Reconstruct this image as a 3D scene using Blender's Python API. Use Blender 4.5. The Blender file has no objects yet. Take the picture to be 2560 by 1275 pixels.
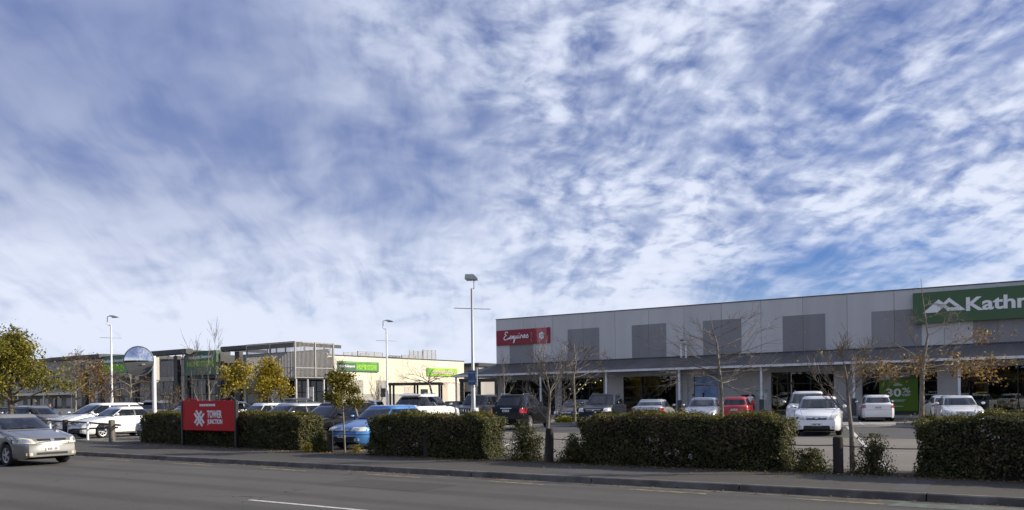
import bpy, bmesh, math, random
import numpy as np
from mathutils import Vector, Matrix
from mathutils.bvhtree import BVHTree

R = math.radians
SC = bpy.context.scene
COL = SC.collection

# ------------------------------------------------------------------ camera
EYE = 1.58
YAW = R(34.7)                      # looking up the street, turned left of the car park's depth axis
ROLL = 0.0135
fwd = Vector((-math.sin(YAW), math.cos(YAW), 0)); rgt = Vector((math.cos(YAW), math.sin(YAW), 0)); upv = Vector((0, 0, 1))
r2 = rgt * math.cos(ROLL) - upv * math.sin(ROLL)
u2 = rgt * math.sin(ROLL) + upv * math.cos(ROLL)
cam_data = bpy.data.cameras.new('camera')
cam = bpy.data.objects.new('camera', cam_data); COL.objects.link(cam)
cam.matrix_world = Matrix(((r2.x, u2.x, -fwd.x, 0), (r2.y, u2.y, -fwd.y, 0), (r2.z, u2.z, -fwd.z, EYE), (0, 0, 0, 1)))
cam_data.sensor_width = 36; cam_data.sensor_fit = 'HORIZONTAL'
cam_data.lens = 28.83
cam_data.shift_y = 0.1404
cam_data.clip_end = 6000
SC.camera = cam

# ------------------------------------------------------------------ light, sky, exposure
SUN_AZ = Vector((0.83, 0.55, 0)).normalized()     # towards the sun: down the street to the right, behind the shop fronts
SUN_EL = R(25)
sun_dir = Vector((SUN_AZ.x * math.cos(SUN_EL), SUN_AZ.y * math.cos(SUN_EL), math.sin(SUN_EL)))
sl = bpy.data.lights.new('sun', 'SUN'); sl.energy = 5.0; sl.angle = R(0.6); sl.color = (1.0, 0.90, 0.76)
so = bpy.data.objects.new('sun', sl); COL.objects.link(so)
so.rotation_euler = (-sun_dir).to_track_quat('-Z', 'Y').to_euler(); so.location = (60, -10, 60)
SC.view_settings.view_transform = 'Standard'; SC.view_settings.look = 'None'
SC.view_settings.exposure = 0.30; SC.view_settings.gamma = 1.0
SC.render.engine = 'CYCLES'

class NT:
    """small helper for wiring nodes"""
    def __init__(s, tree): s.t = tree; s.n = tree.nodes; s.l = tree.links
    def node(s, typ, **kw):
        nd = s.n.new(typ)
        for k, v in kw.items():
            if k.startswith('_'): continue
            setattr(nd, k, v)
        return nd
    def link(s, a, b): s.l.new(a, b)
    def val(s, sock, v):
        if isinstance(v, bpy.types.NodeSocket): s.l.new(v, sock)
        else: sock.default_value = v
    def math(s, op, a, b=0.0, c=None, clamp=False):
        m = s.n.new('ShaderNodeMath'); m.operation = op; m.use_clamp = clamp
        s.val(m.inputs[0], a); s.val(m.inputs[1], b)
        if c is not None: s.val(m.inputs[2], c)
        return m.outputs[0]
    def mix(s, f, a, b, blend='MIX'):
        m = s.n.new('ShaderNodeMix'); m.data_type = 'RGBA'; m.blend_type = blend
        s.val(m.inputs[0], f); s.val(m.inputs[6], a); s.val(m.inputs[7], b)
        return m.outputs[2]
    def smooth(s, v, lo, hi):
        m = s.n.new('ShaderNodeMapRange'); m.interpolation_type = 'SMOOTHSTEP'
        s.val(m.inputs[0], v); m.inputs[1].default_value = lo; m.inputs[2].default_value = hi
        m.inputs[3].default_value = 0; m.inputs[4].default_value = 1
        return m.outputs[0]
    def noise(s, vec, scale, detail=4, rough=.55, dist=0.0, lac=2.0):
        m = s.n.new('ShaderNodeTexNoise'); s.l.new(vec, m.inputs['Vector'])
        m.inputs['Scale'].default_value = scale; m.inputs['Detail'].default_value = detail
        m.inputs['Roughness'].default_value = rough; m.inputs['Distortion'].default_value = dist
        m.inputs['Lacunarity'].default_value = lac
        return m.outputs[0]
    def comb(s, x, y, z=0.0):
        m = s.n.new('ShaderNodeCombineXYZ'); s.val(m.inputs[0], x); s.val(m.inputs[1], y); s.val(m.inputs[2], z)
        return m.outputs[0]

world = bpy.data.worlds.new('World'); SC.world = world; world.use_nodes = True
W = NT(world.node_tree); W.n.clear()
wo = W.node('ShaderNodeOutputWorld'); bg = W.node('ShaderNodeBackground')
W.link(bg.outputs[0], wo.inputs[0])
sky = W.node('ShaderNodeTexSky'); sky.sky_type = 'NISHITA'; sky.sun_disc = False
sky.sun_elevation = SUN_EL; sky.sun_rotation = math.atan2(sun_dir.x, sun_dir.y)
sky.altitude = 50; sky.air_density = 1.0; sky.dust_density = 0.0; sky.ozone_density = 2.2
tc = W.node('ShaderNodeTexCoord'); sp = W.node('ShaderNodeSeparateXYZ'); W.link(tc.outputs['Generated'], sp.inputs[0])
dx, dy, dz = sp.outputs
zc = W.math('ADD', W.math('MAXIMUM', dz, 0.0), 0.27)
px = W.math('DIVIDE', dx, zc); py = W.math('DIVIDE', dy, zc)
# axes of the cloud sheet: along its streets (S) and across them (N)
SA = (-0.66, 0.75); NA = (0.75, 0.66)
cs = W.math('ADD', W.math('MULTIPLY', px, SA[0]), W.math('MULTIPLY', py, SA[1]))
cn = W.math('ADD', W.math('MULTIPLY', px, NA[0]), W.math('MULTIPLY', py, NA[1]))
wv = W.node('ShaderNodeTexNoise'); wv.inputs['Scale'].default_value = 3.0; wv.inputs['Detail'].default_value = 3
W.link(W.comb(cs, cn, 5.0), wv.inputs['Vector'])
wsep = W.node('ShaderNodeSeparateXYZ'); W.link(wv.outputs[1], wsep.inputs[0])
cs2 = W.math('ADD', cs, W.math('MULTIPLY', W.math('SUBTRACT', wsep.outputs[0], .5), .16))
cn2 = W.math('ADD', cn, W.math('MULTIPLY', W.math('SUBTRACT', wsep.outputs[1], .5), .16))
big = W.noise(W.comb(W.math('MULTIPLY', cs2, 0.60), cn2, 2.05), 1.6, 3, .5)
mid = W.noise(W.comb(W.math('MULTIPLY', cs2, 0.80), cn2, 2.2), 6.6, 3, .5)
puf = W.noise(W.comb(cs2, cn2, 3.7), 24.0, 3, .5)
fine = W.noise(W.comb(cs2, cn2, 7.7), 54.0, 3, .55)
vor = W.node('ShaderNodeTexVoronoi'); vor.feature = 'SMOOTH_F1'; vor.inputs['Scale'].default_value = 18.0; vor.inputs['Smoothness'].default_value = .7
W.link(W.comb(W.math('MULTIPLY', cs2, .9), cn2), vor.inputs['Vector'])
ripple = W.math('SUBTRACT', 0.42, vor.outputs['Distance'])           # cloudlets of the mackerel sheet
wisp = W.noise(W.comb(W.math('MULTIPLY', cs2, 0.12), cn2, 9.1), 9.0, 5, .6, .1)
side = W.math('ADD', W.math('MULTIPLY', dx, rgt.x), W.math('MULTIPLY', dy, rgt.y))
low = W.smooth(dz, 0.26, 0.03)                                    # towards the horizon the sheet is seen edge on
veil = W.smooth(W.math('ADD', side, W.math('MULTIPLY', W.math('SUBTRACT', big, .5), .8)), 0.10, -0.42)   # a thicker, smoother sheet up the street
rough_ = W.smooth(W.math('SUBTRACT', W.math('ADD', mid, W.math('MULTIPLY', big, .8)), W.math('MULTIPLY', veil, .35)), .55, 1.0)   # where the sheet breaks into cloudlets
kp = W.math('MULTIPLY', W.math('ADD', .25, W.math('MULTIPLY', rough_, .9)), W.math('SUBTRACT', 1.0, W.math('MULTIPLY', veil, 0.75)))
kp = W.math('MULTIPLY', kp, W.math('SUBTRACT', 1.0, W.math('MULTIPLY', low, 0.68)))
det = W.math('ADD', W.math('MULTIPLY', W.math('SUBTRACT', puf, .5), .52), W.math('MULTIPLY', ripple, .40))
det = W.math('ADD', det, W.math('MULTIPLY', W.math('SUBTRACT', fine, .5), .24))
cell = W.math('ADD', W.math('MULTIPLY', det, kp), W.math('MULTIPLY', W.math('SUBTRACT', mid, .5), 0.72))
cell = W.math('ADD', cell, W.math('MULTIPLY', W.math('SUBTRACT', wisp, .5), W.math('ADD', 0.42, W.math('MULTIPLY', low, .35))))
cov = W.math('ADD', cell, W.math('MULTIPLY', W.math('SUBTRACT', big, .5), 1.40))
cov = W.math('ADD', cov, W.math('MULTIPLY', veil, 0.10))
cov = W.math('SUBTRACT', cov, W.math('MULTIPLY', W.math('MULTIPLY', W.smooth(side, .08, .40), W.smooth(dz, .22, .12)), .40))
dens = W.smooth(cov, -0.80, 0.18)
dens = W.math('MAXIMUM', dens, W.math('MULTIPLY', veil, 0.78))
dens = W.math('MAXIMUM', dens, W.math('MULTIPLY', W.math('MULTIPLY', W.smooth(dz, 0.17, 0.03), 0.92), W.math('SUBTRACT', 1.0, W.math('MULTIPLY', W.smooth(side, .12, .42), .55))))
lum = W.smooth(cell, -0.46, 0.28)
lum = W.math('MULTIPLY', lum, W.math('SUBTRACT', 1.0, W.math('MULTIPLY', veil, W.math('ADD', .36, W.math('MULTIPLY', W.smooth(dz, .14, .40), .40)))))
lum = W.math('ADD', lum, W.math('MULTIPLY', W.smooth(dz, 0.27, 0.02), 0.75), clamp=True)
ccol = W.mix(lum, (0.125, 0.178, 0.37, 1), (0.625, 0.675, 0.80, 1))
hs = W.node('ShaderNodeHueSaturation'); hs.inputs['Saturation'].default_value = 1.3; hs.inputs['Hue'].default_value = 0.505
W.link(sky.outputs[0], hs.inputs['Color'])
skyc = W.mix(1.0, hs.outputs[0], (0.042, 0.051, 0.080, 1), 'MULTIPLY')
W.link(W.mix(dens, skyc, ccol), bg.inputs['Color']); bg.inputs['Strength'].default_value = 1.0

# ------------------------------------------------------------------ materials
MATS = {}
def pmat(name, color, rough=.7, metal=0.0, spec=.5, coat=0.0, var=0.0, scale=6.0, bump=0.0, stretch=None, emit=None, col2=None, detail=6, coatr=.05):
    if name in MATS: return MATS[name]
    m = bpy.data.materials.new(name); m.use_nodes = True
    T = NT(m.node_tree); T.n.clear()
    o = T.node('ShaderNodeOutputMaterial'); b = T.node('ShaderNodeBsdfPrincipled'); T.link(b.outputs[0], o.inputs[0])
    c = (*color, 1)
    b.inputs['Roughness'].default_value = rough; b.inputs['Metallic'].default_value = metal
    b.inputs['Specular IOR Level'].default_value = spec
    b.inputs['Coat Weight'].default_value = coat; b.inputs['Coat Roughness'].default_value = coatr
    b.inputs['Base Color'].default_value = c
    if var or bump:
        t = T.node('ShaderNodeTexCoord'); v = t.outputs['Object']
        if stretch:
            mp = T.node('ShaderNodeMapping'); mp.inputs['Scale'].default_value = stretch
            T.link(v, mp.inputs[0]); v = mp.outputs[0]
        n = T.noise(v, scale, detail, .6)
        if var:
            c2 = (*col2, 1) if col2 else tuple(max(0, x * (1 - var)) for x in color) + (1,)
            c1 = c if col2 else tuple(min(1, x * (1 + var)) for x in color) + (1,)
            cc = T.mix(T.smooth(n, .32, .68), c2, c1)
            if name in ('light_grey_precast', 'dark_grey_paint', 'taupe_cladding', 'cream_wall'):
                oi = T.node('ShaderNodeObjectInfo'); k_ = T.math('ADD', .93, T.math('MULTIPLY', oi.outputs['Random'], .14))
                cc = T.mix(1.0, cc, T.comb(k_, k_, k_), 'MULTIPLY')
            T.link(cc, b.inputs['Base Color'])
        if bump:
            bp = T.node('ShaderNodeBump'); bp.inputs['Strength'].default_value = bump; bp.inputs['Distance'].default_value = .02
            T.link(T.noise(v, scale * 6, 5, .6), bp.inputs['Height']); T.link(bp.outputs[0], b.inputs['Normal'])
    if emit:
        b.inputs['Emission Color'].default_value = (*emit[:3], 1); b.inputs['Emission Strength'].default_value = emit[3]
    MATS[name] = m
    return m

def asphalt(name, base, dark, streak=0.0, rough=.9):
    m = bpy.data.materials.new(name); m.use_nodes = True
    T = NT(m.node_tree); T.n.clear()
    o = T.node('ShaderNodeOutputMaterial'); b = T.node('ShaderNodeBsdfPrincipled'); T.link(b.outputs[0], o.inputs[0])
    t = T.node('ShaderNodeTexCoord'); v = t.outputs['Object']
    mp = T.node('ShaderNodeMapping'); mp.inputs['Scale'].default_value = (.06, .55, 1); T.link(v, mp.inputs[0])
    n1 = T.noise(v, .35, 5, .6); n2 = T.noise(v, 55, 3, .7); n3 = T.noise(mp.outputs[0], 1.6, 5, .6, .4)
    f = T.math('ADD', T.math('MULTIPLY', n1, .6), T.math('MULTIPLY', n3, .4 + streak))
    f = T.smooth(f, .30, .75 + streak * .5)
    c = T.mix(f, (*dark, 1), (*base, 1))
    c = T.mix(T.math('MULTIPLY', T.smooth(n2, .45, .75), .35), c, tuple(min(1, x * 2.0) for x in base) + (1,))
    # hairline cracks and tar lines with shapes of their own
    vo = T.node('ShaderNodeTexVoronoi'); vo.feature = 'DISTANCE_TO_EDGE'; vo.inputs['Scale'].default_value = .22
    dn = T.node('ShaderNodeMix'); dn.data_type = 'VECTOR'; dn.inputs[0].default_value = .06
    nn = T.node('ShaderNodeTexNoise'); nn.inputs['Scale'].default_value = 1.3; nn.inputs['Detail'].default_value = 6
    T.link(v, nn.inputs['Vector'])
    sv = T.node('ShaderNodeVectorMath'); sv.operation = 'MULTIPLY_ADD'
    T.link(nn.outputs[1], sv.inputs[0]); sv.inputs[1].default_value = (1.6, 1.6, 0); T.link(v, sv.inputs[2])
    T.link(sv.outputs[0], vo.inputs['Vector'])
    crack = T.math('SUBTRACT', 1.0, T.smooth(vo.outputs['Distance'], .002, .009))
    crack = T.math('MULTIPLY', crack, T.smooth(n1, .5, .62))
    c = T.mix(T.math('MULTIPLY', crack, .8), c, tuple(x * .35 for x in dark) + (1,))
    if streak > .2:      # polished wheel tracks and oil drip lines along the lanes
        sx = T.node('ShaderNodeSeparateXYZ'); T.link(v, sx.inputs[0])
        wob_ = T.math('ADD', sx.outputs[1], T.math('MULTIPLY', T.noise(mp.outputs[0], .6, 3), 1.2))
        tr = T.math('SINE', T.math('MULTIPLY', wob_, 3.7)); tr = T.smooth(tr, .1, 1.0)
        c = T.mix(T.math('MULTIPLY', tr, .30), c, tuple(x * .55 for x in dark) + (1,))
        st = T.smooth(T.noise(v, 1.1, 4, .6, .5), .66, .76); c = T.mix(T.math('MULTIPLY', st, .35), c, tuple(x * .4 for x in dark) + (1,))
    T.link(c, b.inputs['Base Color'])
    b.inputs['Roughness'].default_value = rough; b.inputs['Specular IOR Level'].default_value = .35
    bp = T.node('ShaderNodeBump'); bp.inputs['Strength'].default_value = .5; bp.inputs['Distance'].default_value = .008
    T.link(T.noise(v, 140, 3, .7), bp.inputs['Height']); T.link(bp.outputs[0], b.inputs['Normal'])
    return m

def leafmat(name, cols, trans=.3, rough=.5):
    m = bpy.data.materials.new(name); m.use_nodes = True
    T = NT(m.node_tree); T.n.clear()
    o = T.node('ShaderNodeOutputMaterial'); b = T.node('ShaderNodeBsdfPrincipled'); tr = T.node('ShaderNodeBsdfTranslucent')
    mx = T.node('ShaderNodeMixShader'); mx.inputs[0].default_value = trans
    T.link(b.outputs[0], mx.inputs[1]); T.link(tr.outputs[0], mx.inputs[2]); T.link(mx.outputs[0], o.inputs[0])
    a = T.node('ShaderNodeAttribute'); a.attribute_name = 'rnd'
    tcx = T.node('ShaderNodeTexCoord'); nz = T.noise(tcx.outputs['Object'], 1.7, 3, .6)
    r = T.node('ShaderNodeValToRGB'); T.link(T.math('ADD', T.math('MULTIPLY', a.outputs['Fac'], .8), T.math('MULTIPLY', T.math('SUBTRACT', nz, .42), 1.1), clamp=True), r.inputs[0])
    el = r.color_ramp.elements
    while len(el) < len(cols): el.new(.5)
    for i, (p, c) in enumerate(cols): el[i].position = p; el[i].color = (*c, 1)
    T.link(r.outputs[0], b.inputs['Base Color']); T.link(r.outputs[0], tr.inputs['Color'])
    b.inputs['Roughness'].default_value = rough; b.inputs['Specular IOR Level'].default_value = .22
    return m

def shopglass(name, tint=(.55, .6, .6), mixk=.75):
    m = bpy.data.materials.new(name); m.use_nodes = True
    T = NT(m.node_tree); T.n.clear()
    o = T.node('ShaderNodeOutputMaterial'); tp = T.node('ShaderNodeBsdfTransparent'); g = T.node('ShaderNodeBsdfGlossy')
    tp.inputs[0].default_value = (*tint, 1); g.inputs['Roughness'].default_value = .015; g.inputs[0].default_value = (.95, .97, 1, 1)
    fr = T.node('ShaderNodeFresnel'); fr.inputs[0].default_value = 1.5
    mx = T.node('ShaderNodeMixShader'); T.link(T.math('MULTIPLY', fr.outputs[0], mixk * 1.6, clamp=True), mx.inputs[0])
    T.link(tp.outputs[0], mx.inputs[1]); T.link(g.outputs[0], mx.inputs[2]); T.link(mx.outputs[0], o.inputs[0])
    return m

M = {}
M['road'] = asphalt('road_asphalt', (.100, .095, .084), (.063, .060, .053), .25)
M['park'] = asphalt('car_park_asphalt', (.20, .182, .152), (.145, .131, .108), .0)
M['parkdark'] = asphalt('newer_asphalt', (.085, .082, .080), (.062, .060, .058), .0)
M['path'] = asphalt('footpath_asphalt', (.080, .074, .064), (.054, .050, .043), .1)
M['kerb'] = pmat('kerb_concrete', (.115, .106, .092), .9, var=.35, scale=2.2, bump=.3)
M['kerbtop'] = pmat('kerb_top', (.20, .19, .17), .9, var=.35, scale=3.2, bump=.3)
M['conc'] = pmat('pale_concrete', (.30, .285, .25), .9, var=.22, scale=1.1, bump=.2)
M['grass'] = pmat('far_ground', (.085, .09, .055), .95, var=.35, scale=.2)
M['soil'] = pmat('bark_soil', (.035, .028, .020), .95, var=.5, scale=6, bump=.6)
M['linew'] = pmat('white_road_paint', (.62, .61, .57), .7, var=.22, scale=9, col2=(.40, .39, .36))
M['liney'] = pmat('yellow_road_paint', (.36, .27, .10), .75, var=.4, scale=7, col2=(.11, .10, .08))
M['lineg'] = pmat('green_lane_paint', (.11, .145, .115), .8, var=.4, scale=5, col2=(.085, .085, .075))
M['pan_l'] = pmat('light_grey_precast', (.55, .54, .52), .85, var=.05, scale=.8, stretch=(1, 1, .15))
M['pan_d'] = pmat('dark_grey_paint', (.265, .262, .26), .85, var=.06, scale=.8, stretch=(1, 1, .15))
M['joint'] = pmat('joint_sealant', (.09, .09, .09), .9)
M['pier'] = pmat('mid_grey_wall', (.56, .55, .53), .85, var=.08, scale=.7)
M['canroof'] = pmat('charcoal_roof_sheet', (.125, .120, .116), .6, metal=.0, var=.2, scale=.6, stretch=(1, .2, .2))
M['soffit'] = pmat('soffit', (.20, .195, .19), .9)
M['white'] = pmat('white_paint', (.80, .80, .79), .5, var=.06, scale=3)
M['pole'] = pmat('galvanised_pole', (.40, .41, .42), .45, metal=.25, var=.12, scale=4, stretch=(1, 1, .2))
M['polew'] = pmat('white_pole', (.78, .78, .76), .45, var=.08, scale=3)
M['sleeve'] = pmat('dark_sleeve', (.06, .062, .065), .6, var=.15, scale=3)
M['cream'] = pmat('cream_wall', (.70, .66, .52), .85, var=.05, scale=.4, stretch=(1, 1, .25))
M['creamgrey'] = pmat('grey_band', (.36, .345, .31), .85, var=.08, scale=.6)
M['beige'] = pmat('beige_panel', (.52, .46, .38), .85, var=.06, scale=.6)
M['taupe'] = pmat('taupe_cladding', (.36, .34, .31), .85, var=.12, scale=.5, stretch=(1, 1, .3))
M['taupel'] = pmat('pale_cladding', (.52, .49, .43), .85, var=.10, scale=.5, stretch=(1, 1, .3))
M['steel'] = pmat('dark_steel', (.030, .032, .033), .5, var=.2, scale=2)
M['roofd'] = pmat('dark_fascia', (.045, .05, .05), .55, var=.2, scale=1.2)
M['mesh'] = pmat('galvanised_mesh', (.30, .29, .27), .5, metal=.3)
M['kgreen'] = pmat('sign_green', (.050, .115, .042), .45, var=.06, scale=.5)
M['bgreen'] = pmat('sign_dark_green', (.042, .13, .065), .45, var=.15, scale=.4, col2=(.036, .10, .065))
M['lime'] = pmat('lime_green', (.30, .55, .03), .5, var=.10, scale=1.5)
M['limed'] = pmat('bright_green', (.10, .36, .03), .5, var=.18, scale=1.2)
M['postergreen'] = pmat('poster_green', (.12, .19, .017), .5, spec=.2, var=.25, scale=.5, col2=(.09, .22, .024))
M['posterdk'] = pmat('poster_dark', (.055, .085, .035), .45)
M['esred'] = pmat('crimson_sign', (.27, .012, .032), .5, var=.06, scale=1)
M['espink'] = pmat('pink_panel', (.55, .15, .15), .5, var=.12, scale=2)
M['tjred'] = pmat('red_sign', (.52, .006, .012), .5, spec=.2, var=.08, scale=1)
M['letter'] = pmat('white_letter', (.82, .82, .80), .5)
M['lettergrey'] = pmat('grey_letter', (.48, .54, .50), .5)
M['black'] = pmat('black_matte', (.012, .012, .013), .6)
M['blacks'] = pmat('black_satin', (.015, .015, .016), .35)
M['glass'] = shopglass('shop_glass')
M['glassb'] = pmat('dark_glazing', (.012, .014, .015), .04, spec=.6)
M['blueposter'] = pmat('blue_window_print', (.085, .20, .46), .3, var=.9, scale=1.1, col2=(.30, .45, .70))
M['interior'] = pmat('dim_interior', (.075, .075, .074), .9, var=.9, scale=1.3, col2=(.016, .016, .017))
M['bulb'] = pmat('warm_bulb', (1, .8, .4), .4, emit=(1, .72, .28, 3))
M['timber'] = pmat('weathered_timber', (.026, .021, .017), .9, var=.5, scale=5, stretch=(3, 3, .3), bump=.4)
M['timberl'] = pmat('grey_timber', (.14, .125, .10), .9, var=.35, scale=5, stretch=(3, 3, .3), bump=.4)
M['bark'] = pmat('bark', (.13, .105, .08), .9, var=.45, scale=7, stretch=(1, 1, .35), bump=.5)
M['barkp'] = pmat('pale_bark', (.27, .235, .185), .9, var=.45, scale=9, stretch=(1, 1, .5), bump=.5, col2=(.12, .105, .085))
M['twig'] = pmat('twigs', (.125, .095, .072), .9, var=.3, scale=4)
M['twigp'] = pmat('pale_twigs', (.24, .20, .155), .9, var=.3, scale=4)
M['mirror'] = pmat('mirror_glass', (.80, .82, .84), .02, metal=1.0)
M['chrome'] = pmat('chrome', (.75, .75, .75), .15, metal=1.0)
M['tyre'] = pmat('tyre_rubber', (.016, .016, .016), .8)
M['rim'] = pmat('alloy', (.55, .55, .55), .35, metal=.6)
M['cglass'] = shopglass('car_glass', (.20, .23, .23), .9)
M['cglassl'] = shopglass('car_glass_light', (.52, .57, .56), .9)
M['cglassd'] = shopglass('car_glass_privacy', (.05, .055, .06), .9)
M['seat'] = pmat('seat_fabric', (.06, .06, .062), .9, var=.3, scale=5)
M['dash'] = pmat('dashboard', (.035, .035, .037), .7)
M['under'] = pmat('underbody', (.010, .010, .010), .9)
M['lamp'] = pmat('headlamp', (.62, .62, .58), .12, spec=.8, coat=1.0, var=.25, scale=7)
M['lampy'] = pmat('yellowed_headlamp', (.66, .62, .46), .15, spec=.8, coat=1.0, var=.18, scale=7)
M['amber'] = pmat('amber_lamp', (.70, .28, .05), .2, coat=1.0)
M['tail'] = pmat('tail_lamp', (.36, .008, .012), .15, spec=.7, coat=1.0)
M['tailc'] = pmat('clear_tail_lamp', (.55, .50, .48), .15, spec=.7, coat=1.0)
M['plate'] = pmat('number_plate', (.66, .66, .64), .5)
M['plateg'] = pmat('plate_mark', (.10, .10, .10), .6)
M['trim'] = pmat('black_trim', (.014, .014, .015), .45)
M['blades'] = pmat('dark_plastic', (.03, .03, .032), .5)

GREEN = leafmat('hedge_leaf', [(0, (.036, .042, .014)), (.40, (.066, .074, .023)), (.75, (.105, .104, .034)), (.93, (.145, .115, .05)), (1, (.20, .15, .075))], .22, .6)
BROWNH = leafmat('hedge_leaf_brown', [(0, (.050, .036, .022)), (.5, (.095, .068, .040)), (.85, (.14, .098, .058)), (1, (.22, .17, .10))], .18)
TOPL = leafmat('hedge_top_leaf', [(0, (.075, .078, .018)), (.5, (.13, .122, .028)), (.9, (.19, .155, .04)), (1, (.28, .20, .06))], .25)  # yellower and lighter than the sides: sun on the hedge top, put into leaf colour
OLIVE = leafmat('olive_leaf', [(0, (.060, .066, .012)), (.45, (.16, .155, .022)), (.80, (.29, .25, .038)), (1, (.46, .34, .07))], .32)
YELLOW = leafmat('yellow_leaf', [(0, (.10, .075, .012)), (.4, (.27, .21, .022)), (.8, (.46, .36, .035)), (1, (.60, .50, .07))], .35)
RUST = leafmat('rust_leaf', [(0, (.08, .045, .014)), (.45, (.20, .12, .035)), (.8, (.34, .21, .06)), (1, (.50, .36, .14))], .3)
LOLLI = leafmat('green_gold_leaf', [(0, (.05, .055, .008)), (.5, (.15, .135, .018)), (.85, (.31, .24, .035)), (1, (.50, .40, .11))], .3)
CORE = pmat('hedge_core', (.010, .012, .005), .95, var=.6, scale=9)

# ------------------------------------------------------------------ mesh and object helpers
STUFF = {'shoots', 'shoot_leaves', 'twigs', 'leaves', 'foliage', 'lit_top_leaves', 'dry_patch', 'stems', 'mesh_screen'}
def link(name, data, mat=None, parent=None):
    o = bpy.data.objects.new(name, data); COL.objects.link(o)
    if name in STUFF: o['kind'] = 'stuff'
    if mat is not None and data is not None and len(data.materials) == 0: data.materials.append(mat)
    if parent is not None: o.parent = parent
    return o
def empty(name, loc=(0, 0, 0), rz=0.0, parent=None):
    o = bpy.data.objects.new(name, None); COL.objects.link(o); o.location = loc; o.rotation_euler = (0, 0, rz)
    o.empty_display_size = .2
    if parent is not None: o.parent = parent
    return o
def tag(o, label=None, cat=None, group=None, kind=None):
    if label: o['label'] = label
    if cat: o['category'] = cat
    if group: o['group'] = group
    if kind: o['kind'] = kind
    return o

class MB:
    def __init__(s): s.v = []; s.f = []
    def quad(s, a, b, c, d):
        i = len(s.v); s.v += [tuple(a), tuple(b), tuple(c), tuple(d)]; s.f.append((i, i + 1, i + 2, i + 3)); return s
    def poly(s, pts):
        i = len(s.v); s.v += [tuple(p) for p in pts]; s.f.append(tuple(range(i, i + len(pts)))); return s
    def box(s, x0, x1, y0, y1, z0, z1):
        i = len(s.v)
        s.v += [(x0, y0, z0), (x1, y0, z0), (x1, y1, z0), (x0, y1, z0), (x0, y0, z1), (x1, y0, z1), (x1, y1, z1), (x0, y1, z1)]
        s.f += [(i, i + 3, i + 2, i + 1), (i + 4, i + 5, i + 6, i + 7), (i, i + 1, i + 5, i + 4), (i + 1, i + 2, i + 6, i + 5), (i + 2, i + 3, i + 7, i + 6), (i + 3, i, i + 4, i + 7)]
        return s
    def prism(s, pts, y0, y1, axis='y'):
        """extrude a 2-D outline (x,z) from y0 to y1"""
        n = len(pts); i = len(s.v)
        mk = (lambda p, y: (p[0], y, p[1])) if axis == 'y' else (lambda p, y: (y, p[0], p[1]))
        s.v += [mk(p, y0) for p in pts] + [mk(p, y1) for p in pts]
        s.f.append(tuple(range(i, i + n))); s.f.append(tuple(reversed(range(i + n, i + 2 * n))))
        for k in range(n):
            j = (k + 1) % n; s.f.append((i + k, i + n + k, i + n + j, i + j))
        return s
    def tube(s, pts, rad, n=8, cap=True):
        pts = [Vector(p) for p in pts]
        if not hasattr(rad, '__len__'): rad = [rad] * len(pts)
        i0 = len(s.v); ref = None
        for k, p in enumerate(pts):
            d = (pts[min(k + 1, len(pts) - 1)] - pts[max(k - 1, 0)])
            if d.length < 1e-9: d = Vector((0, 0, 1))
            d.normalize()
            if ref is None: ref = Vector((1, 0, 0)) if abs(d.x) < .8 else Vector((0, 1, 0))
            a = (ref - d * ref.dot(d)).normalized(); b = d.cross(a); ref = a
            for j in range(n):
                t = 2 * math.pi * j / n
                s.v.append(tuple(p + (a * math.cos(t) + b * math.sin(t)) * rad[k]))
        for k in range(len(pts) - 1):
            for j in range(n):
                q = (j + 1) % n
                s.f.append((i0 + k * n + j, i0 + k * n + q, i0 + (k + 1) * n + q, i0 + (k + 1) * n + j))
        if cap:
            s.f.append(tuple(i0 + j for j in reversed(range(n)))); e = i0 + (len(pts) - 1) * n
            s.f.append(tuple(e + j for j in range(n)))
        return s
    def mesh(s, name, smooth=None):
        m = bpy.data.meshes.new(name); m.from_pydata(s.v, [], s.f); m.update()
        if smooth is not None:
            for p in m.polygons: p.use_smooth = True
            m.set_sharp_from_angle(angle=R(smooth))
        return m
    def build(s, name, mat, parent=None, smooth=None):
        o = link(name, s.mesh(name, smooth), mat, parent)
        if name in STUFF: o['kind'] = 'stuff'
        return o
def bevel(o, w=.01, seg=2):
    md = o.modifiers.new('bevel', 'BEVEL'); md.width = w; md.segments = seg; md.limit_method = 'ANGLE'
    return o
def boxo(name, x0, x1, y0, y1, z0, z1, mat, parent=None): return MB().box(x0, x1, y0, y1, z0, z1).build(name, mat, parent)
def struct(o): o['kind'] = 'structure'; return o

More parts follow.
